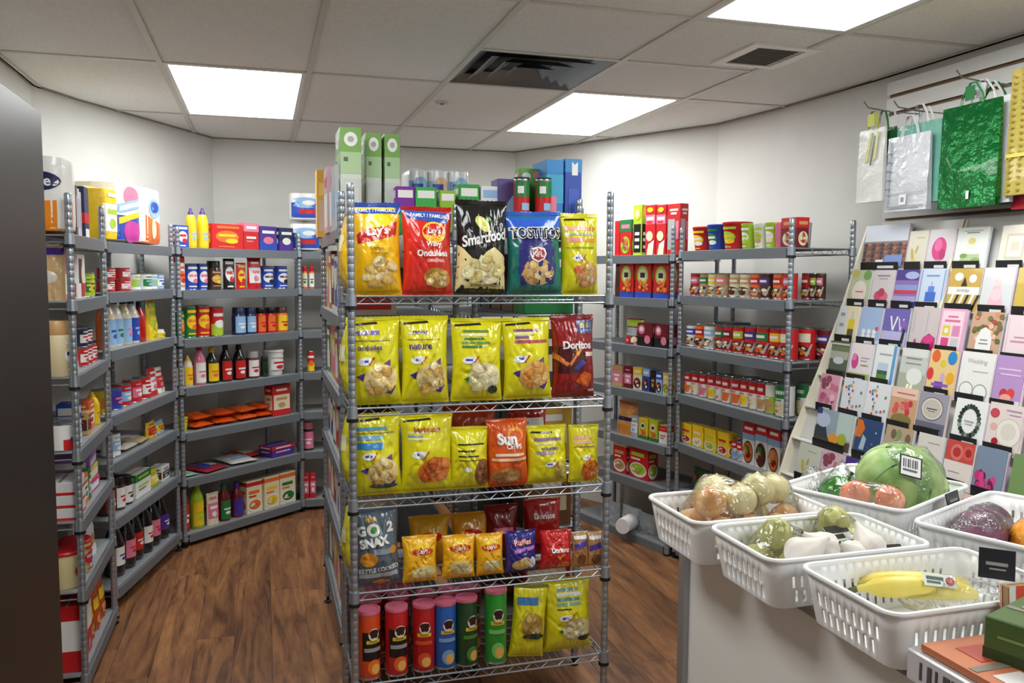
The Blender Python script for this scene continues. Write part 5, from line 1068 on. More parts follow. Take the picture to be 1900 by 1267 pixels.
# basket with the cabbage
def leafball(a, b, z, r):
    def fn(i, j):
        q = 2*math.pi*i; ph = math.pi*(j-.5); d = Vector((math.cos(q)*math.cos(ph), math.sin(q)*math.cos(ph), math.sin(ph)))
        k = 1+.05*noise.noise(d*2.2)+.03*abs(noise.noise(d*5+Vector((3, 0, 0))))+.012*math.sin(9*q+3*noise.noise(d*2)*2)*math.cos(ph)
        return d*r*k*Vector((1.06, 1, .92)).length/1.72 if False else Vector((d.x*1.08, d.y, d.z*.90))*r*k
    return MB().grid(fn, 48, 28).build('cabbage', CABB, None, UV(a, b, z), (.5, .3, YAW), angle=180)
CBR = .108
cb = leafball(1.60, 1.79, B0+.10, CBR); tag(cb, 'large round green cabbage wrapped in clear film', 'cabbage')
for k in range(7):
    q = k*.9
    def lf(i, j, q=q, k=k):
        th = q+(i-.5)*1.5; ph = -1.2+j*1.9+.15*math.sin(k); rr_ = CBR*(1.02+.02*noise.noise(Vector((i*3, j*3, k)))+.03*((2*(i-.5))**2)*.4)
        return (rr_*math.cos(th)*math.cos(ph)*1.08, rr_*math.sin(th)*math.cos(ph), rr_*math.sin(ph)*.9)
    MB().grid(lf, 10, 12).build('outer_leaf', CABB, cb, angle=180)
wrap([(1.60, 1.79, B0+.10, .108), (1.53, 1.78, B0+.05, .04)], 'clear film around the cabbage', 1.06, seed=6)
o = MB().box(-.026, .026, -.001, .001, -.026, .026).build('barcode_sticker', mat('#e8e8e8', .4), None, UV(1.547, 1.702, B0+.168), (-.55, .25, YAW-.35), smooth=False); tag(o, 'black bordered white sticker on the cabbage wrap', 'sticker')
f_ = MB()
for (x0, x1, z0, z1) in ((-.028, .028, -.028, -.025), (-.028, .028, .025, .028), (-.028, -.025, -.025, .025), (.025, .028, -.025, .025)): f_.box(x0, x1, -.0016, .0008, z0, z1)
f_.build('sticker_border', BLACK, o, smooth=False)
f_ = MB()
for i, wd in enumerate((.003, .002, .004, .002, .003, .004, .002)): f_.box(-.02+i*.0058, -.02+i*.0058+wd, -.002, -.001, -.004, .018)
f_.box(-.02, .016, -.002, -.001, -.014, -.009).build('barcode_print', mat('#5a5a5e', .5), o, smooth=False)
pp = ball('green_pepper', PEP, .05, 1.475, 1.875, B0+.055, None, 4, .22, 1.05, (.3, .2, 0)); tag(pp, 'green bell pepper beside the cabbage', 'pepper')
MB().tube([(0, 0, .04), (.004, 0, .058), (.012, .003, .07)], .006, 8, radii=[.009, .006, .007]).build('stem', mat('#5a7a3a', .5), pp)
wrap([(1.475, 1.875, B0+.055, .052)], 'clear bag around the green pepper', 1.1, seed=7, tail=(1.50, 1.90, B0+.15))
for i, (a, b, z) in enumerate(((1.42, 1.745, .095), (1.478, 1.69, .09), (1.42, 1.745, .034), (1.48, 1.695, .034))):
    o = ball('peach', RED, .036 if i < 2 else .032, a, b, B0+z, sq=.95); tag(o, ['upper far', 'upper near', 'lower far', 'lower near'][i]+' pink and orange fruit in front of the cabbage', 'fruit')
o = wrap([(1.42, 1.745, B0+.095, .036), (1.478, 1.69, B0+.09, .036)], 'clear wrap over the two pink fruits', 1.08, seed=8)
o = wrap([(1.42, 1.93, CZ+.045, .04), (1.46, 1.965, CZ+.08, .035)], 'empty crumpled clear bag behind the basket of cabbage', 1.1, FILM2, 9, 'crumpled_bag')
# basket with purple and orange produce
for i, (a, b, r) in enumerate(((1.565, 1.50, .055), (1.635, 1.545, .052))):
    o = ball('eggplant', PURP, r, a, b, B0+r+.002, sq=1.12, rot=(.4, 1.1, .6)); tag(o, ['near', 'far'][i]+' purple vegetable wrapped in film', 'vegetable', 'purple vegetables')
wrap([(1.565, 1.50, B0+.057, .055), (1.635, 1.545, B0+.054, .052)], 'clear wrap around the purple vegetables', 1.08, FILM2, 10, tail=(1.49, 1.53, B0+.06))
o = ball('orange', ORNG, .05, 1.655, 1.440, B0+.052); tag(o, 'whole orange citrus fruit beside the purple vegetables', 'orange')
MB().lathe([(0, 0), (.005, 0), (.003, .003), (0, .003)], 8, 0, 0, 0, .0492).build('stem_scar', mat('#7a8a3a', .6), o)
o = ball('orange', RED, .04, 1.665, 1.345, B0+.042); tag(o, 'peach coloured fruit at the right edge', 'fruit')
wrap([(1.655, 1.440, B0+.052, .05)], 'clear wrap around the orange', 1.06, seed=12)
o = wrap([(1.50, 1.44, B0+.02, .02), (1.57, 1.40, B0+.018, .018)], 'small crumpled clear wrap in the right basket', 1.1, FILM2, 13, 'crumpled_bag')
# bananas
def banana(k):
    P = []; Rr = []
    for i in range(13):
        q = i/12; an = -.75+1.5*q; P.append((.155*math.sin(an), .012*k+.155*(1-math.cos(an))*.55, .02+.06*math.cos(an)-.045)); Rr.append(1.35*.0165*max(.22, math.sin(math.pi*(.08+.86*q))**.5))
    Rr[0] = .006; Rr[1] = .009
    return P, Rr
bn = thing('banana_bunch', 'pale yellow banana bunch in clear wrap with sticker', 'bananas', UV(1.165, 1.245, B0+.03), YAW-.42)
for k in range(2):
    P, Rr = banana(k*2.2); o = MB().tube(P, .02, 8, 0, False, Rr).build('banana', BAN, bn, angle=60)
    MB().tube([P[0], (P[0][0]-.014, P[0][1]-.004, P[0][2]-.004)], .006, 8).build('tip', mat('#5a5a3a', .6), o)
o = MB().box(-.03, .03, -.0008, .0008, -.012, .012).build('fruit_sticker', mat('#dfe8e0', .4), bn, (.03, -.012, .055), (-.7, .12, .1), smooth=False)
MB().lathe([(0, 0), (.008, 0), (.008, .001), (0, .001)], 14).build('sticker_seal', mat('#c83a3a', .4), o, (.018, -.001, 0), (math.pi/2, 0, 0)); MB().box(-.025, .006, -.0018, -.0008, .0, .006).box(-.025, .0, -.0018, -.0008, -.007, -.003).build('sticker_print', mat('#3a5a4a', .4), o, smooth=False)
wrap([(1.15, 1.25, B0+.045, .02), (1.21, 1.225, B0+.06, .032), (1.27, 1.19, B0+.045, .034), (1.295, 1.22, B0+.04, .03)], 'clear wrap around the bananas', 1.1, seed=14)
# black price cards clipped to the baskets
for lab, a, b, z, rz, w_, h_ in (('black price card on the cabbage basket', 1.60, 1.618, CZ+.105, .43, .07, .04), ('black square price card at the back of the banana basket', 1.30, 1.205, CZ+.115, -.75, .06, .055)):
    o = MB().box(-w_/2, w_/2, -.0015, .0015, -h_/2, h_/2, 0, .0006).build('price_card', mat('#1a1a22', .35), None, UV(a, b, z), (-.25, 0, YAW+rz), smooth=False); tag(o, lab, 'price card')
    MB().box(-w_*.3, w_*.3, -.0022, -.0014, -.003, .003).box(-w_*.2, w_*.25, -.0022, -.0014, -.011, -.008).build('lettering', mat('#8a8a8a', .5), o, smooth=False)
# boxes at the front of the counter
ct = thing('shrink_wrapped_tray', 'shrink wrapped white tray of orange cartons at the counter front', 'tray', UV(1.10, .86, CZ+.001), YAW)
MB().box(-.115, .19, -.22, .215, 0, .052, 0, .003).build('tray', mat('#d4d2d6', .25, 0, .15, 30, .4), ct, smooth=False)
f_ = MB()
for i, wd in enumerate((.004, .008, .004, .012, .005, .008)): f_.box(-.1165, -.1148, .185-i*.016-wd, .185-i*.016, .012, .04)
f_.build('barcode_print', mat('#5a565e', .5), ct, smooth=False)
f_ = MB()
for i, (y0, y1, z0, z1) in enumerate(((.06, .02, .03, .04), (.05, -.02, .015, .022), (-.04, -.09, .02, .036), (-.1, -.16, .01, .03))): f_.box(-.1165, -.1148, y1, y0, z0, z1)
f_.build('side_print', mat('#a88aa0', .5), ct, smooth=False)
for i in range(2):
    o = carton(.135, .012, .18, '#d0805a', [], 'chocolate_carton'); o.location = UV(1.062+.0, .875+.0-.19*i+.0, CZ+.0545); o.rotation_euler = (0, 0, YAW); tag(o, ['far', 'near'][i]+' flat orange carton lying in the wrapped tray', 'carton', 'orange cartons in the tray')
    MB().box(-.05, .0, .03, .06, .0122, .0135).box(.01, .05, .06, .13, .0122, .0135, 1).box(-.03, .04, .1, .15, .0122, .0132, 2).build('top_print', [mat('#e8e4e0', .4), mat('#2a4a2a', .4), mat('#c2584a', .4)], o, smooth=False)
o = carton(.20, .065, .14, '#4a6a34', [r_(-.5, .0, .5, .25, '#2f4a22'), r_(-.4, .55, .1, .62, '#8aa060'), e_(.28, .35, .1, .3, '#5a2a20')]); o.location = UV(1.084, .896, CZ+.0675); o.rotation_euler = (0, 0, YAW-math.pi/2+.35); tag(o, 'olive green carton on the wrapped tray', 'carton')
MB().box(-.05, .0, .03, .06, .0652, .0665).box(-.08, .08, .075, .12, .0652, .066, 1).build('top_print', [mat('#e8e8e4', .4), mat('#8a9a70', .4)], o, smooth=False)
o = carton(.16, .085, .02, '#a8875c', [r_(-.5, 0, -.42, 1, 'W'), r_(-.42, 0, -.32, 1, '#e0482a'), r_(-.32, 0, -.26, 1, '#e8c89a'), r_(-.26, 0, -.2, 1, 'W')]); o.location = UV(1.25, 1.045, CZ+.0542); o.rotation_euler = (-.08, 0, YAW-.1); tag(o, 'brown cardboard display lid with red stripe', 'carton')

# ================================================================ SLATWALL, GIFT BAGS, CARD RACK
SLW = mat('#ecece9', .4, name='white_slatboard')
sw = thing('slatwall', 'white slatwall panel with dark grooves on the right wall', 'slatwall', UV(2.664, 3.14, 0), YAW-math.pi/2)
MB().box(0, 2.2, -.008, 0, .12, 2.385).build('backing', mat('#7a5a40', .6), sw, smooth=False)  # brown colour stands in for the shadow inside the grooves
z = .1055
while z < 2.38:
    z1 = min(z+.0762, 2.385)
    mb = MB(); mb.add([(0, -.024, z+.014), (2.2, -.024, z+.014), (2.2, -.024, z1-.002), (0, -.024, z1-.002), (0, -.0082, z+.018), (2.2, -.0082, z+.018), (2.2, -.0082, z1+.004), (0, -.0082, z1+.004)], [(0, 1, 2, 3), (4, 7, 6, 5), (0, 4, 5, 1), (3, 2, 6, 7), (0, 3, 7, 4), (1, 5, 6, 2)])
    mb.build('slat', SLW, sw, smooth=False); z += .0762
def gift(lab, vc, w, z0, h, off, c, shapes, T=.012, rope='W', metal=0., rough=.3, group='gift bags on the slatwall', handles=True, cat='gift bag', tagc=None):
    m = mat(c, rough, metal, .5, 22, .3); o = MB()
    k = lambda x, y: T*(.25+.75*(1-y))
    o.grid(lambda a, b: ((a-.5)*w, -k(a, b)-.004*noise.noise(Vector((a*4+vc*9, b*4, 0))), b*h), 8, 10); o.grid(lambda a, b: ((a-.5)*w, k(a, b), b*h), 8, 10, 0, True)
    for sx in (-.5, .5): o.grid(lambda a, b, sx=sx: (sx*w, (-1+2*a)*k(0, b) if sx > 0 else (1-2*a)*k(0, b), b*h), 2, 10)
    o.grid(lambda a, b: ((a-.5)*w, (1-2*b)*T, 0), 2, 2)
    o = o.build('gift_bag', m, None, UV(2.64-off, vc, z0), (0, 0, YAW-math.pi/2), angle=30); tag(o, lab, cat, group)
    if shapes: printed('front_print', lambda x, y, l: (x*w, -k(x, y)-.0045-l, y*h), shapes, w, h, o, lambda c: mat(c, rough, metal*.5, .2, 22), 1, 1, .0006, .00002 if len(shapes) > 20 else .0003)
    if handles:
        for sy in (-1, 1): MB().tube([(-w*.2, sy*T*.3, h-.005), (-w*.16, sy*T*.3, h+.03), (-.012, sy*.003, h+.072), (.012, sy*.003, h+.072), (w*.16, sy*T*.3, h+.03), (w*.2, sy*T*.3, h-.005)], .0022, 6).build('rope_handle', mat(rope, .5), o)
    if tagc: MB().box(-.022, .018, -T*.3-.008, -T*.3-.006, h+.01, h+.06).build('gift_tag', mat(tagc, .4), o, smooth=False)
    return o
def hook(vc, z, lab, L=.26):
    o = MB().tube([(0, 0, 0), (0, -L*.6, .004), (0, -L*.92, .012), (0, -L, .035)], .0026, 6).box(-.018, .018, -.001, .004, -.03, .014).build('slatwall_hook', mat('#8d9094', .3, .8), None, UV(2.637, vc, z), (0, 0, YAW-math.pi/2)); tag(o, lab, 'hook', 'slatwall hooks')
hook(2.96, 2.22, 'steel hook holding the leftmost gift bags'); hook(2.765, 2.185, 'steel hook holding the silver gift bags', .28); hook(2.45, 2.23, 'steel hook holding the green foil bags', .29); hook(2.16, 2.29, 'steel hook holding the gold gift bag', .26); hook(1.95, 2.31, 'bare steel hook at the right edge', .2)
gift('white gift bag with gold streaks, leftmost on slatwall', 2.975, .155, 1.85, .30, .20, '#dcdcd8', [p_([(-.2, .55), (-.1, .55), (.05, .95), (-.05, .95)], '#c8cc6a'), p_([(.0, .5), (.06, .5), (.2, .9), (.12, .9)], '#5a5a52'), p_([(.1, .55), (.22, .6), (.3, .95), (.2, .95)], '#d0d48a')], rope='#c8d040', tagc='#c8d040')
gift('dark green gift bag behind the leftmost white one', 2.96, .16, 1.86, .29, .165, '#1f5a34', [], .009, 'G', group='gift bags on the slatwall')
gift('pale grey gift bag at the back of the left hook', 2.95, .16, 1.86, .29, .13, '#c4c8c4', [], .009, 'W')
gift('silver white gift bag with faint grid print', 2.765, .225, 1.80, .295, .20, '#cfd2d8', [r_(-.46, .08, -.40, .95, '#aab0b8')]+[r_(-.5, .3+.12*i, -.36, .315+.12*i, '#7a8088') for i in range(5)]+[r_(-.12, .08, .05, .22, '#e8eaec'), r_(-.08, .12, .0, .18, '#9a9ea4'), r_(-.45, .05, .45, .07, '#9aa0a8'), r_(-.45, .23, .45, .24, '#aab0b8')], rope='#d8dadc', metal=.25, rough=.25)
gift('teal gift bag behind the silver one', 2.75, .235, 1.83, .31, .17, '#6fae9c', [], .009, 'W'); gift('blue patterned gift bag behind the teal one', 2.745, .23, 1.83, .30, .145, '#5a8aa0', [], .008, 'W')
gift('red and gold speckled gift bag deep on the hook', 2.63, .13, 1.80, .31, .10, '#7a3a1e', [e_(-.3+.2*(i % 4), .1+.1*(i//4)*1.1, .06, .03, '#c8a03a') for i in range(32)], .01, 'T'); gift('olive gold gift bag deep on the hook', 2.60, .13, 1.80, .31, .075, '#b09a3a', [], .008, 'T')
gift('shiny green foil gift bag with silver tag', 2.447, .258, 1.79, .365, .22, '#0f6a30', [r_(.02, .08, .07, .16, 'W')], .012, '#2a8a4a', .55, .16, tagc='#1f6a38')
gift('white gift bag behind the green foil one', 2.435, .275, 1.80, .365, .185, '#d0d2d6', [], .009, 'W', tagc='#d8dadc'); gift('purple gift bag behind the white one', 2.43, .27, 1.80, .36, .155, '#4a3a86', [], .009, 'W'); gift('dark green gift bag at the back of the hook', 2.445, .27, 1.80, .36, .125, '#2a4a38', [], .008, 'G')
gift('gold dotted gift bag at the right edge', 2.13, .36, 1.82, .42, .19, '#b8a650', [r_(-.5, .30, .5, .33, '#d8c45a')]+[e_(-.45+.1*(i % 10), .04+.05*(i//10), .018, .010, '#9a8426') for i in range(190)], .014, 'Y', .25, .35)
gift('red gift bag under the gold one', 2.15, .33, 1.775, .40, .155, '#b82030', [r_(-.3, .04, .3, .07, 'I')], .009, 'R')
# ---- stepped card rack
ZB = [1.575, 1.42, 1.268, 1.12, .985, .85, .70, .55, .40]; OFF = [.15, .20, .26, .32, .38, .44, .49, .54, .58]
CR = {}
def prof_pts():
    return [(0, .1), (-.62, .1), (-.60, .36)]+[(-OFF[i]-.012, ZB[i]) for i in range(8, -1, -1)]+[(-.10, 1.76), (0, 1.76)]
for mi_, (v0, v1, lab) in enumerate(((3.11, 2.572, 'stepped white greeting card rack next to the soup cans'), (2.566, 1.75, 'stepped white greeting card rack at the right edge'))):
    t = thing('card_rack', lab, 'card rack', UV(2.636, v0, 0), YAW-math.pi/2, 'greeting card racks'); W_ = v0-v1; CR[mi_] = (t, v0, W_)
    pp_ = prof_pts(); n = len(pp_)
    for x in (0, W_-.012):
        P = [(x, y, z) for y, z in pp_]+[(x+.012, y, z) for y, z in pp_]
        MB().add(P, [tuple(range(n)), tuple(range(2*n-1, n-1, -1))]+[(i+n, (i+1) % n+n, (i+1) % n, i) for i in range(n)]).build('side_panel', mat('#e2dcc8', .5), t, smooth=False)
    for i in range(9):
        y = -OFF[i]; yb = -(OFF[i-1] if i else .11); zt = ZB[i-1]-.004 if i else 1.76
        mb = MB(); mb.box(.012, W_-.012, y-.012, yb+.01, ZB[i]-.006, ZB[i]-.001)
        mb.add([(.012, y+.028, ZB[i]), (W_-.012, y+.028, ZB[i]), (W_-.012, yb+.012, zt), (.012, yb+.012, zt), (.012, y+.034, ZB[i]), (W_-.012, y+.034, ZB[i]), (W_-.012, yb+.018, zt), (.012, yb+.018, zt)], [(0, 1, 2, 3), (7, 6, 5, 4), (0, 3, 7, 4), (1, 5, 6, 2)])
        s = mb.build('tier', mat('#cfcfcb', .5), t, smooth=False)
        cards = [c for c in CARDS if c[0] == i and (v1 < c[1] <= v0)]
        for (r, vc, w, h, c, st, desc) in cards:
            x = v0-vc; MB().box(x-w*.47, x+w*.42, y-.0145, y-.0122, ZB[i]-.006, ZB[i]+.027).build('price_strip', BLACK, s, smooth=False)
            if (int(vc*1000)) % 3: MB().box(x-w*.05, x+w*.33, y-.0155, y-.0146, ZB[i]+.001, ZB[i]+.012).build('price_label', mat('#d8d8d8', .5), s, smooth=False)
        if not cards:
            mb = MB().box(.02, W_-.02, y-.0145, y-.0122, ZB[i]-.006, ZB[i]+.022).build('price_strip', BLACK, s, smooth=False)
def cardart(st, c):
    R = random.Random(st); D = {
     'town': [r_(-.5, .62, .5, 1, '#cfd6e4')]+[e_(-.45+.1*(i % 10), .12+.085*(i//10), .045, .04, ['#5a3c34', '#8a4a3a', '#3a3440', '#a86a52'][i % 4]) for i in range(60)]+[r_(.05, .04, .45, .3, '#7a94d0'), r_(-.15, .06, .03, .2, 'W')],
     'sprig': [e_(-.2, .35, .08, .2, '#c8b45a', .3), e_(.0, .5, .05, .12, '#b8a864', -.3), e_(-.1, .2, .1, .06, '#d8c87a'), r_(-.1, .8, .35, .82, '#a8a48a')],
     'pinktree': [e_(-.05, .5, .28, .3, '#d83a86'), e_(-.1, .6, .15, .16, '#e86aa6'), e_(.1, .35, .12, .14, '#b82a6a'), r_(-.15, .1, .1, .22, '#c8a8b8')],
     'cake': [r_(-.3, .16, .3, .34, '#b8c89a'), r_(-.22, .34, .22, .48, 'W'), r_(-.14, .48, .14, .6, '#dfe4d0'), e_(0, .66, .12, .08, '#d8cc7a'), e_(-.2, .3, .12, .06, '#7aa04a'), e_(.2, .2, .14, .06, '#8ab05a'), r_(-.2, .85, .2, .88, '#8a8a86'), r_(-.3, .9, .3, .92, '#a0a09c')],
     'frame': [r_(-.3, .2, .3, .8, '#d2ccb8'), r_(-.24, .26, .24, .74, '#ece8da'), r_(-.14, .4, .14, .6, '#d8d2be')],
     'arch': [e_(0, .38, .36, .32, '#e6dcd0'), r_(-.2, .36, .2, .4, '#c86a86'), r_(-.5, 0, .5, .1, '#e0a8b8'), e_(.3, .85, .2, .14, '#7aa05a'), e_(-.3, .9, .2, .1, '#c8b86a')],
     'cupcake': [e_(-.15, .28, .18, .14, '#c84a66'), e_(.15, .26, .18, .14, '#d86a80'), e_(0, .38, .16, .12, '#b83a58'), r_(-.3, .82, .3, .86, '#8a868a'), r_(-.2, .74, .2, .77, '#a09ca0'), r_(-.4, .05, .4, .14, '#a8a0a4')],
     'sunset': [r_(-.5, .72, .5, 1, '#4a3a8a'), e_(.2, .85, .3, .1, '#a8b4e0'), r_(-.5, .36, .5, .46, '#c83a5a'), r_(-.5, .46, .5, .6, '#8a9ad0'), r_(-.5, 0, .5, .16, '#2a3a6a'), r_(-.5, .16, .5, .3, '#a8a0d0')],
     'bluecake': [r_(-.46, .03, -.42, .97, '#7a9ad0'), r_(.42, .03, .46, .97, '#7a9ad0'), r_(-.2, .18, .2, .42, '#3a6ac8'), r_(-.12, .42, .12, .56, '#5a86d8'), r_(-.02, .56, .02, .68, '#8aa8e0'), r_(-.25, .8, .25, .84, '#7a94c8')],
     'birthday': [p_([(-.5+.16*i, 0), (-.42+.16*i, 0), (-.26+.16*i, .38), (-.34+.16*i, .38)], 'K' if i % 2 else 'W') for i in range(6)]+[r_(-.5, .38, .5, .56, 'W'), t_('birthday', 0, .47, .1, 'K', .8, 0, .2), e_(-.2, .8, .14, .1, 'W'), e_(.25, .76, .12, .1, 'W'), p_([(-.1, .58), (.1, .58), (0, .8)], 'K')],
     'dress': [p_([(-.28, .1), (.28, .1), (.1, .6), (-.1, .6)], '#e6bcc8'), e_(0, .72, .12, .14, '#e8cfd0'), e_(0, .4, .16, .14, '#eccad2')],
     'bottle': [r_(-.5, 0, -.1, 1, '#cfd4d6'), r_(.05, .08, .35, .35, '#5a4a2a'), r_(.05, .35, .35, .62, '#d8c42a'), r_(.13, .62, .27, .85, '#c8c8c0'), r_(-.4, .7, -.18, .8, '#8a98a0'), r_(-.4, .4, -.18, .5, '#8a98a0')],
     'snow': [e_(-.25+.25*(i % 3), .2+.13*(i//3), .09, .07, 'W') for i in range(6)]+[e_(.35, .42, .08, .06, '#d84a5a'), r_(-.5, 0, .5, .1, '#dfe8f4')],
     'vee': [r_(-.5, 0, .5, .4, '#b8b4dc'), p_([(-.25, .8), (-.18, .8), (-.08, .5), (.02, .8), (.09, .8), (-.05, .42), (-.11, .42)], 'W'), p_([(.1, .75), (.15, .75), (.22, .5), (.29, .75), (.34, .75), (.24, .42), (.2, .42)], '#d8d4f0'), e_(.32, .6, .1, .1, '#9a5ab0'), p_([(.28, .1), (.4, .1), (.44, .45), (.34, .5)], '#2a2a3a')],
     'magenta': [p_([(-.1, 0), (.5, 0), (.5, .3), (.25, .4), (.05, .3)], '#b81f6a'), e_(.25, .26, .2, .1, '#d83a86'), e_(-.25, .15, .06, .1, '#c84a86'), r_(-.4, .4, -.38, .9, '#a89ea0'), r_(.1, .45, .12, .9, '#b0a6a8')],
     'grid': [r_(-.42, .05, .42, .95, '#f0d2de'), r_(-.34, .38, -.04, .62, '#d8cc4a'), r_(.04, .38, .34, .62, '#d88ab0'), r_(-.34, .1, -.04, .34, '#d84a86'), r_(.04, .1, .34, .34, '#c8c4c8'), e_(-.19, .5, .08, .06, 'W'), r_(-.3, .7, .3, .75, '#d86a9a'), r_(-.2, .8, .2, .84, '#d86a9a')],
     'floral': [e_(R.uniform(-.45, .45), R.uniform(.3, .97), .08, .06, R.choice(['#d88a6a', '#7a6a3a', '#e6c0a0', '#a84a3a', '#5a6a3a'])) for i in range(34)]+[p_([(-.25, .0), (.25, .0), (.25, .4), (.15, .6), (0, .66), (-.15, .6), (-.25, .4)], 'W'), r_(-.12, .36, .12, .39, '#8a8a8a'), r_(-.15, .28, .15, .31, '#8a8a8a')],
     'scroll': [r_(-.3, .4, .4, .44, '#c88a98'), r_(-.2, .5, .4, .53, '#c88a98'), r_(-.44, .03, -.42, .97, '#d8b0bc')],
     'dark': [r_(-.5, .5, .5, .72, '#a8ae9c'), e_(0, .46, .3, .1, '#c8ccd8'), r_(-.5, .72, .5, .86, '#6a7a5a'), r_(-.5, 0, .5, .2, '#3a4a2c'), r_(-.5, .9, .5, .95, '#c8c8b0')],
     'pinkleft': [e_(-.25, .5, .16, .2, '#c84a8a'), e_(-.3, .62, .1, .1, '#e07ab0'), r_(-.5, 0, .5, .2, '#a8b86a'), r_(0, .6, .4, .63, '#a89ea0'), r_(0, .52, .3, .55, '#a89ea0'), e_(.2, .42, .2, .02, '#8a9a5a')],
     'field': [r_(-.3, .1, .2, .55, '#b8cce0'), r_(-.3, .1, .2, .34, '#5a8a3a'), r_(-.3, .26, .2, .36, '#3a5a4a'), r_(-.3, .74, .3, .78, '#a0a4a8'), r_(.36, 0, .5, 1, '#5a9ad0')],
     'mist': [r_(-.5, 0, .5, .4, '#a8b09a'), e_(.1, .34, .3, .2, '#dfe4e0'), r_(-.3, .74, .3, .78, '#8a908a'), r_(-.3, .62, .3, .65, '#8a908a'), r_(-.5, .8, .5, 1, '#d8dcd8')],
     'balloons': [e_(-.28, .85, .15, .14, '#e0662a'), e_(.3, .84, .16, .15, '#2a86c8'), e_(-.4, .45, .12, .14, '#d83a3a'), e_(.32, .4, .14, .13, '#e8a82a'), e_(.0, .7, .1, .08, '#d8c83a'), r_(-.2, .1, .1, .3, '#6a4aa8'), r_(-.3, .2, .3, .26, '#8a5ac0'), e_(.05, .4, .08, .1, '#c8a8d0')],
     'wedding': [t_('Wedding', 0, .8, .12, '#a0a0a0', .8, 0, .2), r_(-.1, .6, .35, .62, '#b0b0b0'), e_(-.22, .22, .22, .17, '#9aa09a'), e_(-.22, .22, .19, .145, '#eceeec'), e_(.2, .2, .22, .17, '#9aa09a'), e_(.2, .2, .19, .145, '#eceeec')],
     'roses': [r_(-.5, 0, .5, .15, '#e6dce0'), e_(-.1, .26, .14, .1, '#c83a3a'), e_(.15, .28, .14, .1, '#d84a44'), e_(.0, .18, .2, .08, '#e8a8a0'), r_(-.4, .72, .4, .75, '#e0c8e8'), r_(-.3, .62, .4, .65, '#e0c8e8')],
     'pinkfl': [e_(R.uniform(-.4, .4), R.uniform(.1, .9), .14, .1, R.choice(['#b85a7a', '#e6b8c8', '#c8748e', '#8a4a5a'])) for i in range(16)],
     'dots': [e_(R.uniform(-.4, .4), R.uniform(.1, .9), .045, .04, R.choice(['#3a6ac0', '#d84a3a', '#d8a83a', '#4a9a6a', '#8a9ac0'])) for i in range(18)],
     'flowers': [r_(-.5, .74, .5, 1, '#e8c8b4'), e_(0, .2, .4, .16, '#8a7a4a')]+[e_(R.uniform(-.3, .3), R.uniform(.4, .66), .09, .08, R.choice(['#c83a4a', '#e07a7a', '#d85a5a'])) for i in range(12)]+[r_(-.3, .84, .4, .87, '#c86a6a')],
     'plaque': [r_(-.5, 0, .5, .3, '#6a6a7c'), e_(0, .62, .38, .28, '#5a5a62'), e_(0, .62, .36, .26, '#d8d4cc'), e_(0, .62, .31, .22, '#c4beb4'), r_(-.18, .6, .18, .63, '#5a5a5a'), r_(-.12, .55, .12, .57, '#6a6a6a'), r_(-.4, .14, .4, .17, '#3a3a48')],
     'wreath': [e_(.3*math.cos(q), .52+.33*math.sin(q), .07, .045, R.choice(['#2a3a34', '#4a5a52', '#8a9a90', '#1f2a26']), q) for q in [i*.27 for i in range(24)]]+[r_(-.15, .5, .15, .53, '#b0b4b0'), r_(-.12, .44, .12, .46, '#b0b4b0')],
     'plates': [e_(.15, .42, .36, .3, '#c8c0b8'), e_(.15, .42, .34, .28, '#ece6de'), e_(.15, .44, .22, .18, '#ddd6cc'), e_(-.32, .78, .14, .1, '#c84a5a'), e_(-.3, .5, .1, .08, '#e6b0a8'), e_(-.2, .2, .1, .08, '#b01f34'), r_(.0, .86, .44, .89, '#b88ab0'), r_(.1, .78, .44, .8, '#b88ab0')],
     'fruit': [r_(-.5, .0, .5, .25, '#5a4a3a'), p_([(-.5, .2), (-.1, .2), (-.25, .7), (-.5, .5)], '#3a4048'), e_(-.3, .7, .2, .2, '#b8c4dc'), r_(.1, .3, .5, 1, '#b8ccc8'), e_(.05, .26, .14, .14, '#e09a3a'), e_(.28, .3, .12, .16, '#a8b03a'), r_(-.5, .85, -.36, 1, '#2a3a7a')],
     'navy': [p_([(-.5, .5), (-.3, .5), (-.15, .75), (-.3, .95), (-.5, .95)], '#d8742a'), p_([(-.3, .2), (-.1, .2), (-.05, .5), (-.2, .6)], '#a8c0d0'), e_(.2, .4, .03, .02, '#d8744a'), e_(.3, .7, .03, .02, 'W')],
     'tan': [e_(R.uniform(-.4, .4), R.uniform(.2, .9), .1, .12, R.choice(['#8a9a6a', '#a8906a', '#d0c0a0', '#7a6a50'])) for i in range(14)],
     'redroses': [r_(-.5, .55, .5, 1, '#c8504a'), e_(-.1, .75, .22, .18, '#e07a74'), e_(-.1, .75, .14, .11, '#b83a3a'), e_(.3, .78, .2, .16, '#d8605a'), e_(.3, .78, .11, .09, '#a82e30'), r_(-.3, .3, .1, .32, '#a09890')],
     'tulips': [e_(R.uniform(-.42, .42), R.uniform(.02, .42), .09, .1, R.choice(['#a82a6a', '#d84a92', '#7a1f4a', '#c83a80'])) for i in range(26)]}
    return D.get(st, [])
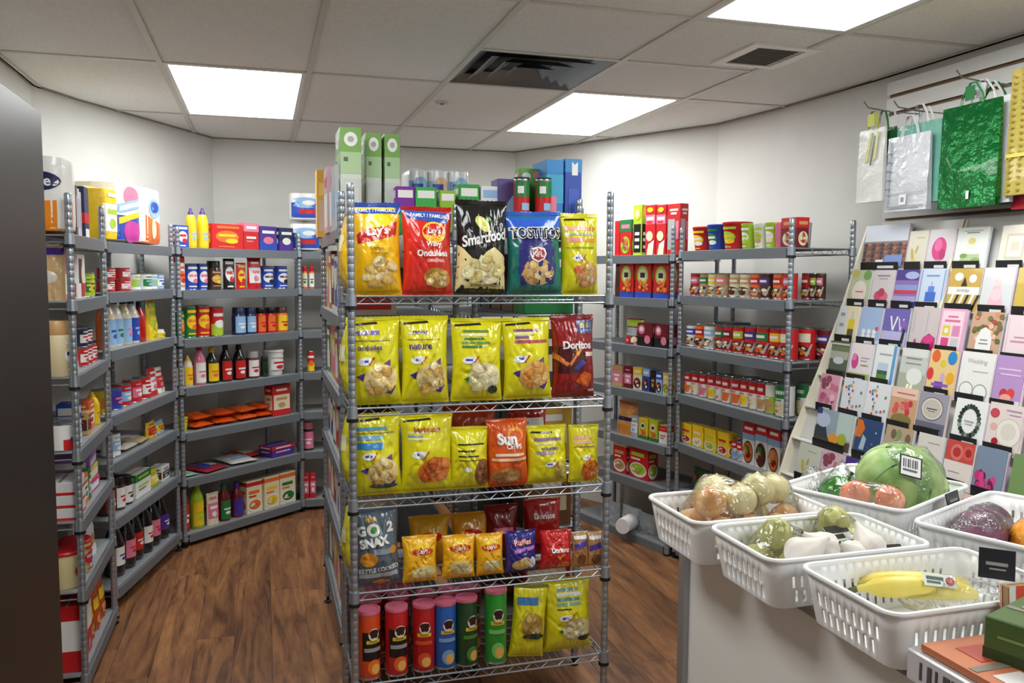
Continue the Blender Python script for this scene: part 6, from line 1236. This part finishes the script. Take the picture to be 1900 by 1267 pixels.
for (r, vc, w, h, c, st, desc) in CARDS:
    w *= 1.03; h = max(h*1.08, .150)
    o = MB().box(-w/2, w/2, 0, .0022, 0, h).build('greeting_card', mat(c, .35, 0, 0, 40, .2), None, UV(2.636-OFF[r]-.006, vc, ZB[r]+.0006), (-.16, 0, YAW-math.pi/2), smooth=False)
    tag(o, desc+(' on row ' + ['one', 'two', 'three', 'four', 'five', 'six', 'seven'][r] if len(desc.split()) < 9 else ''), 'card', 'greeting cards on the stepped racks')
    a = cardart(st, c)
    if a: printed('art_print', lambda x, y, l: (x*w, -l, y*h), a, w, h, o, lambda c: mat(c, .35, 0, 0, 40, .2), 1, 1, .0004, .00005)
    MB().box(-w/2+.004, w/2+.003, .0026, .0105, 0, h-.002).build('envelope_stack', mat(['#e4d2e4', '#e8e6e2', '#dfe4ee', '#e8d8dc'][int(vc*1000) % 4], .6), o, smooth=False)
# small crossbar on hooks end here
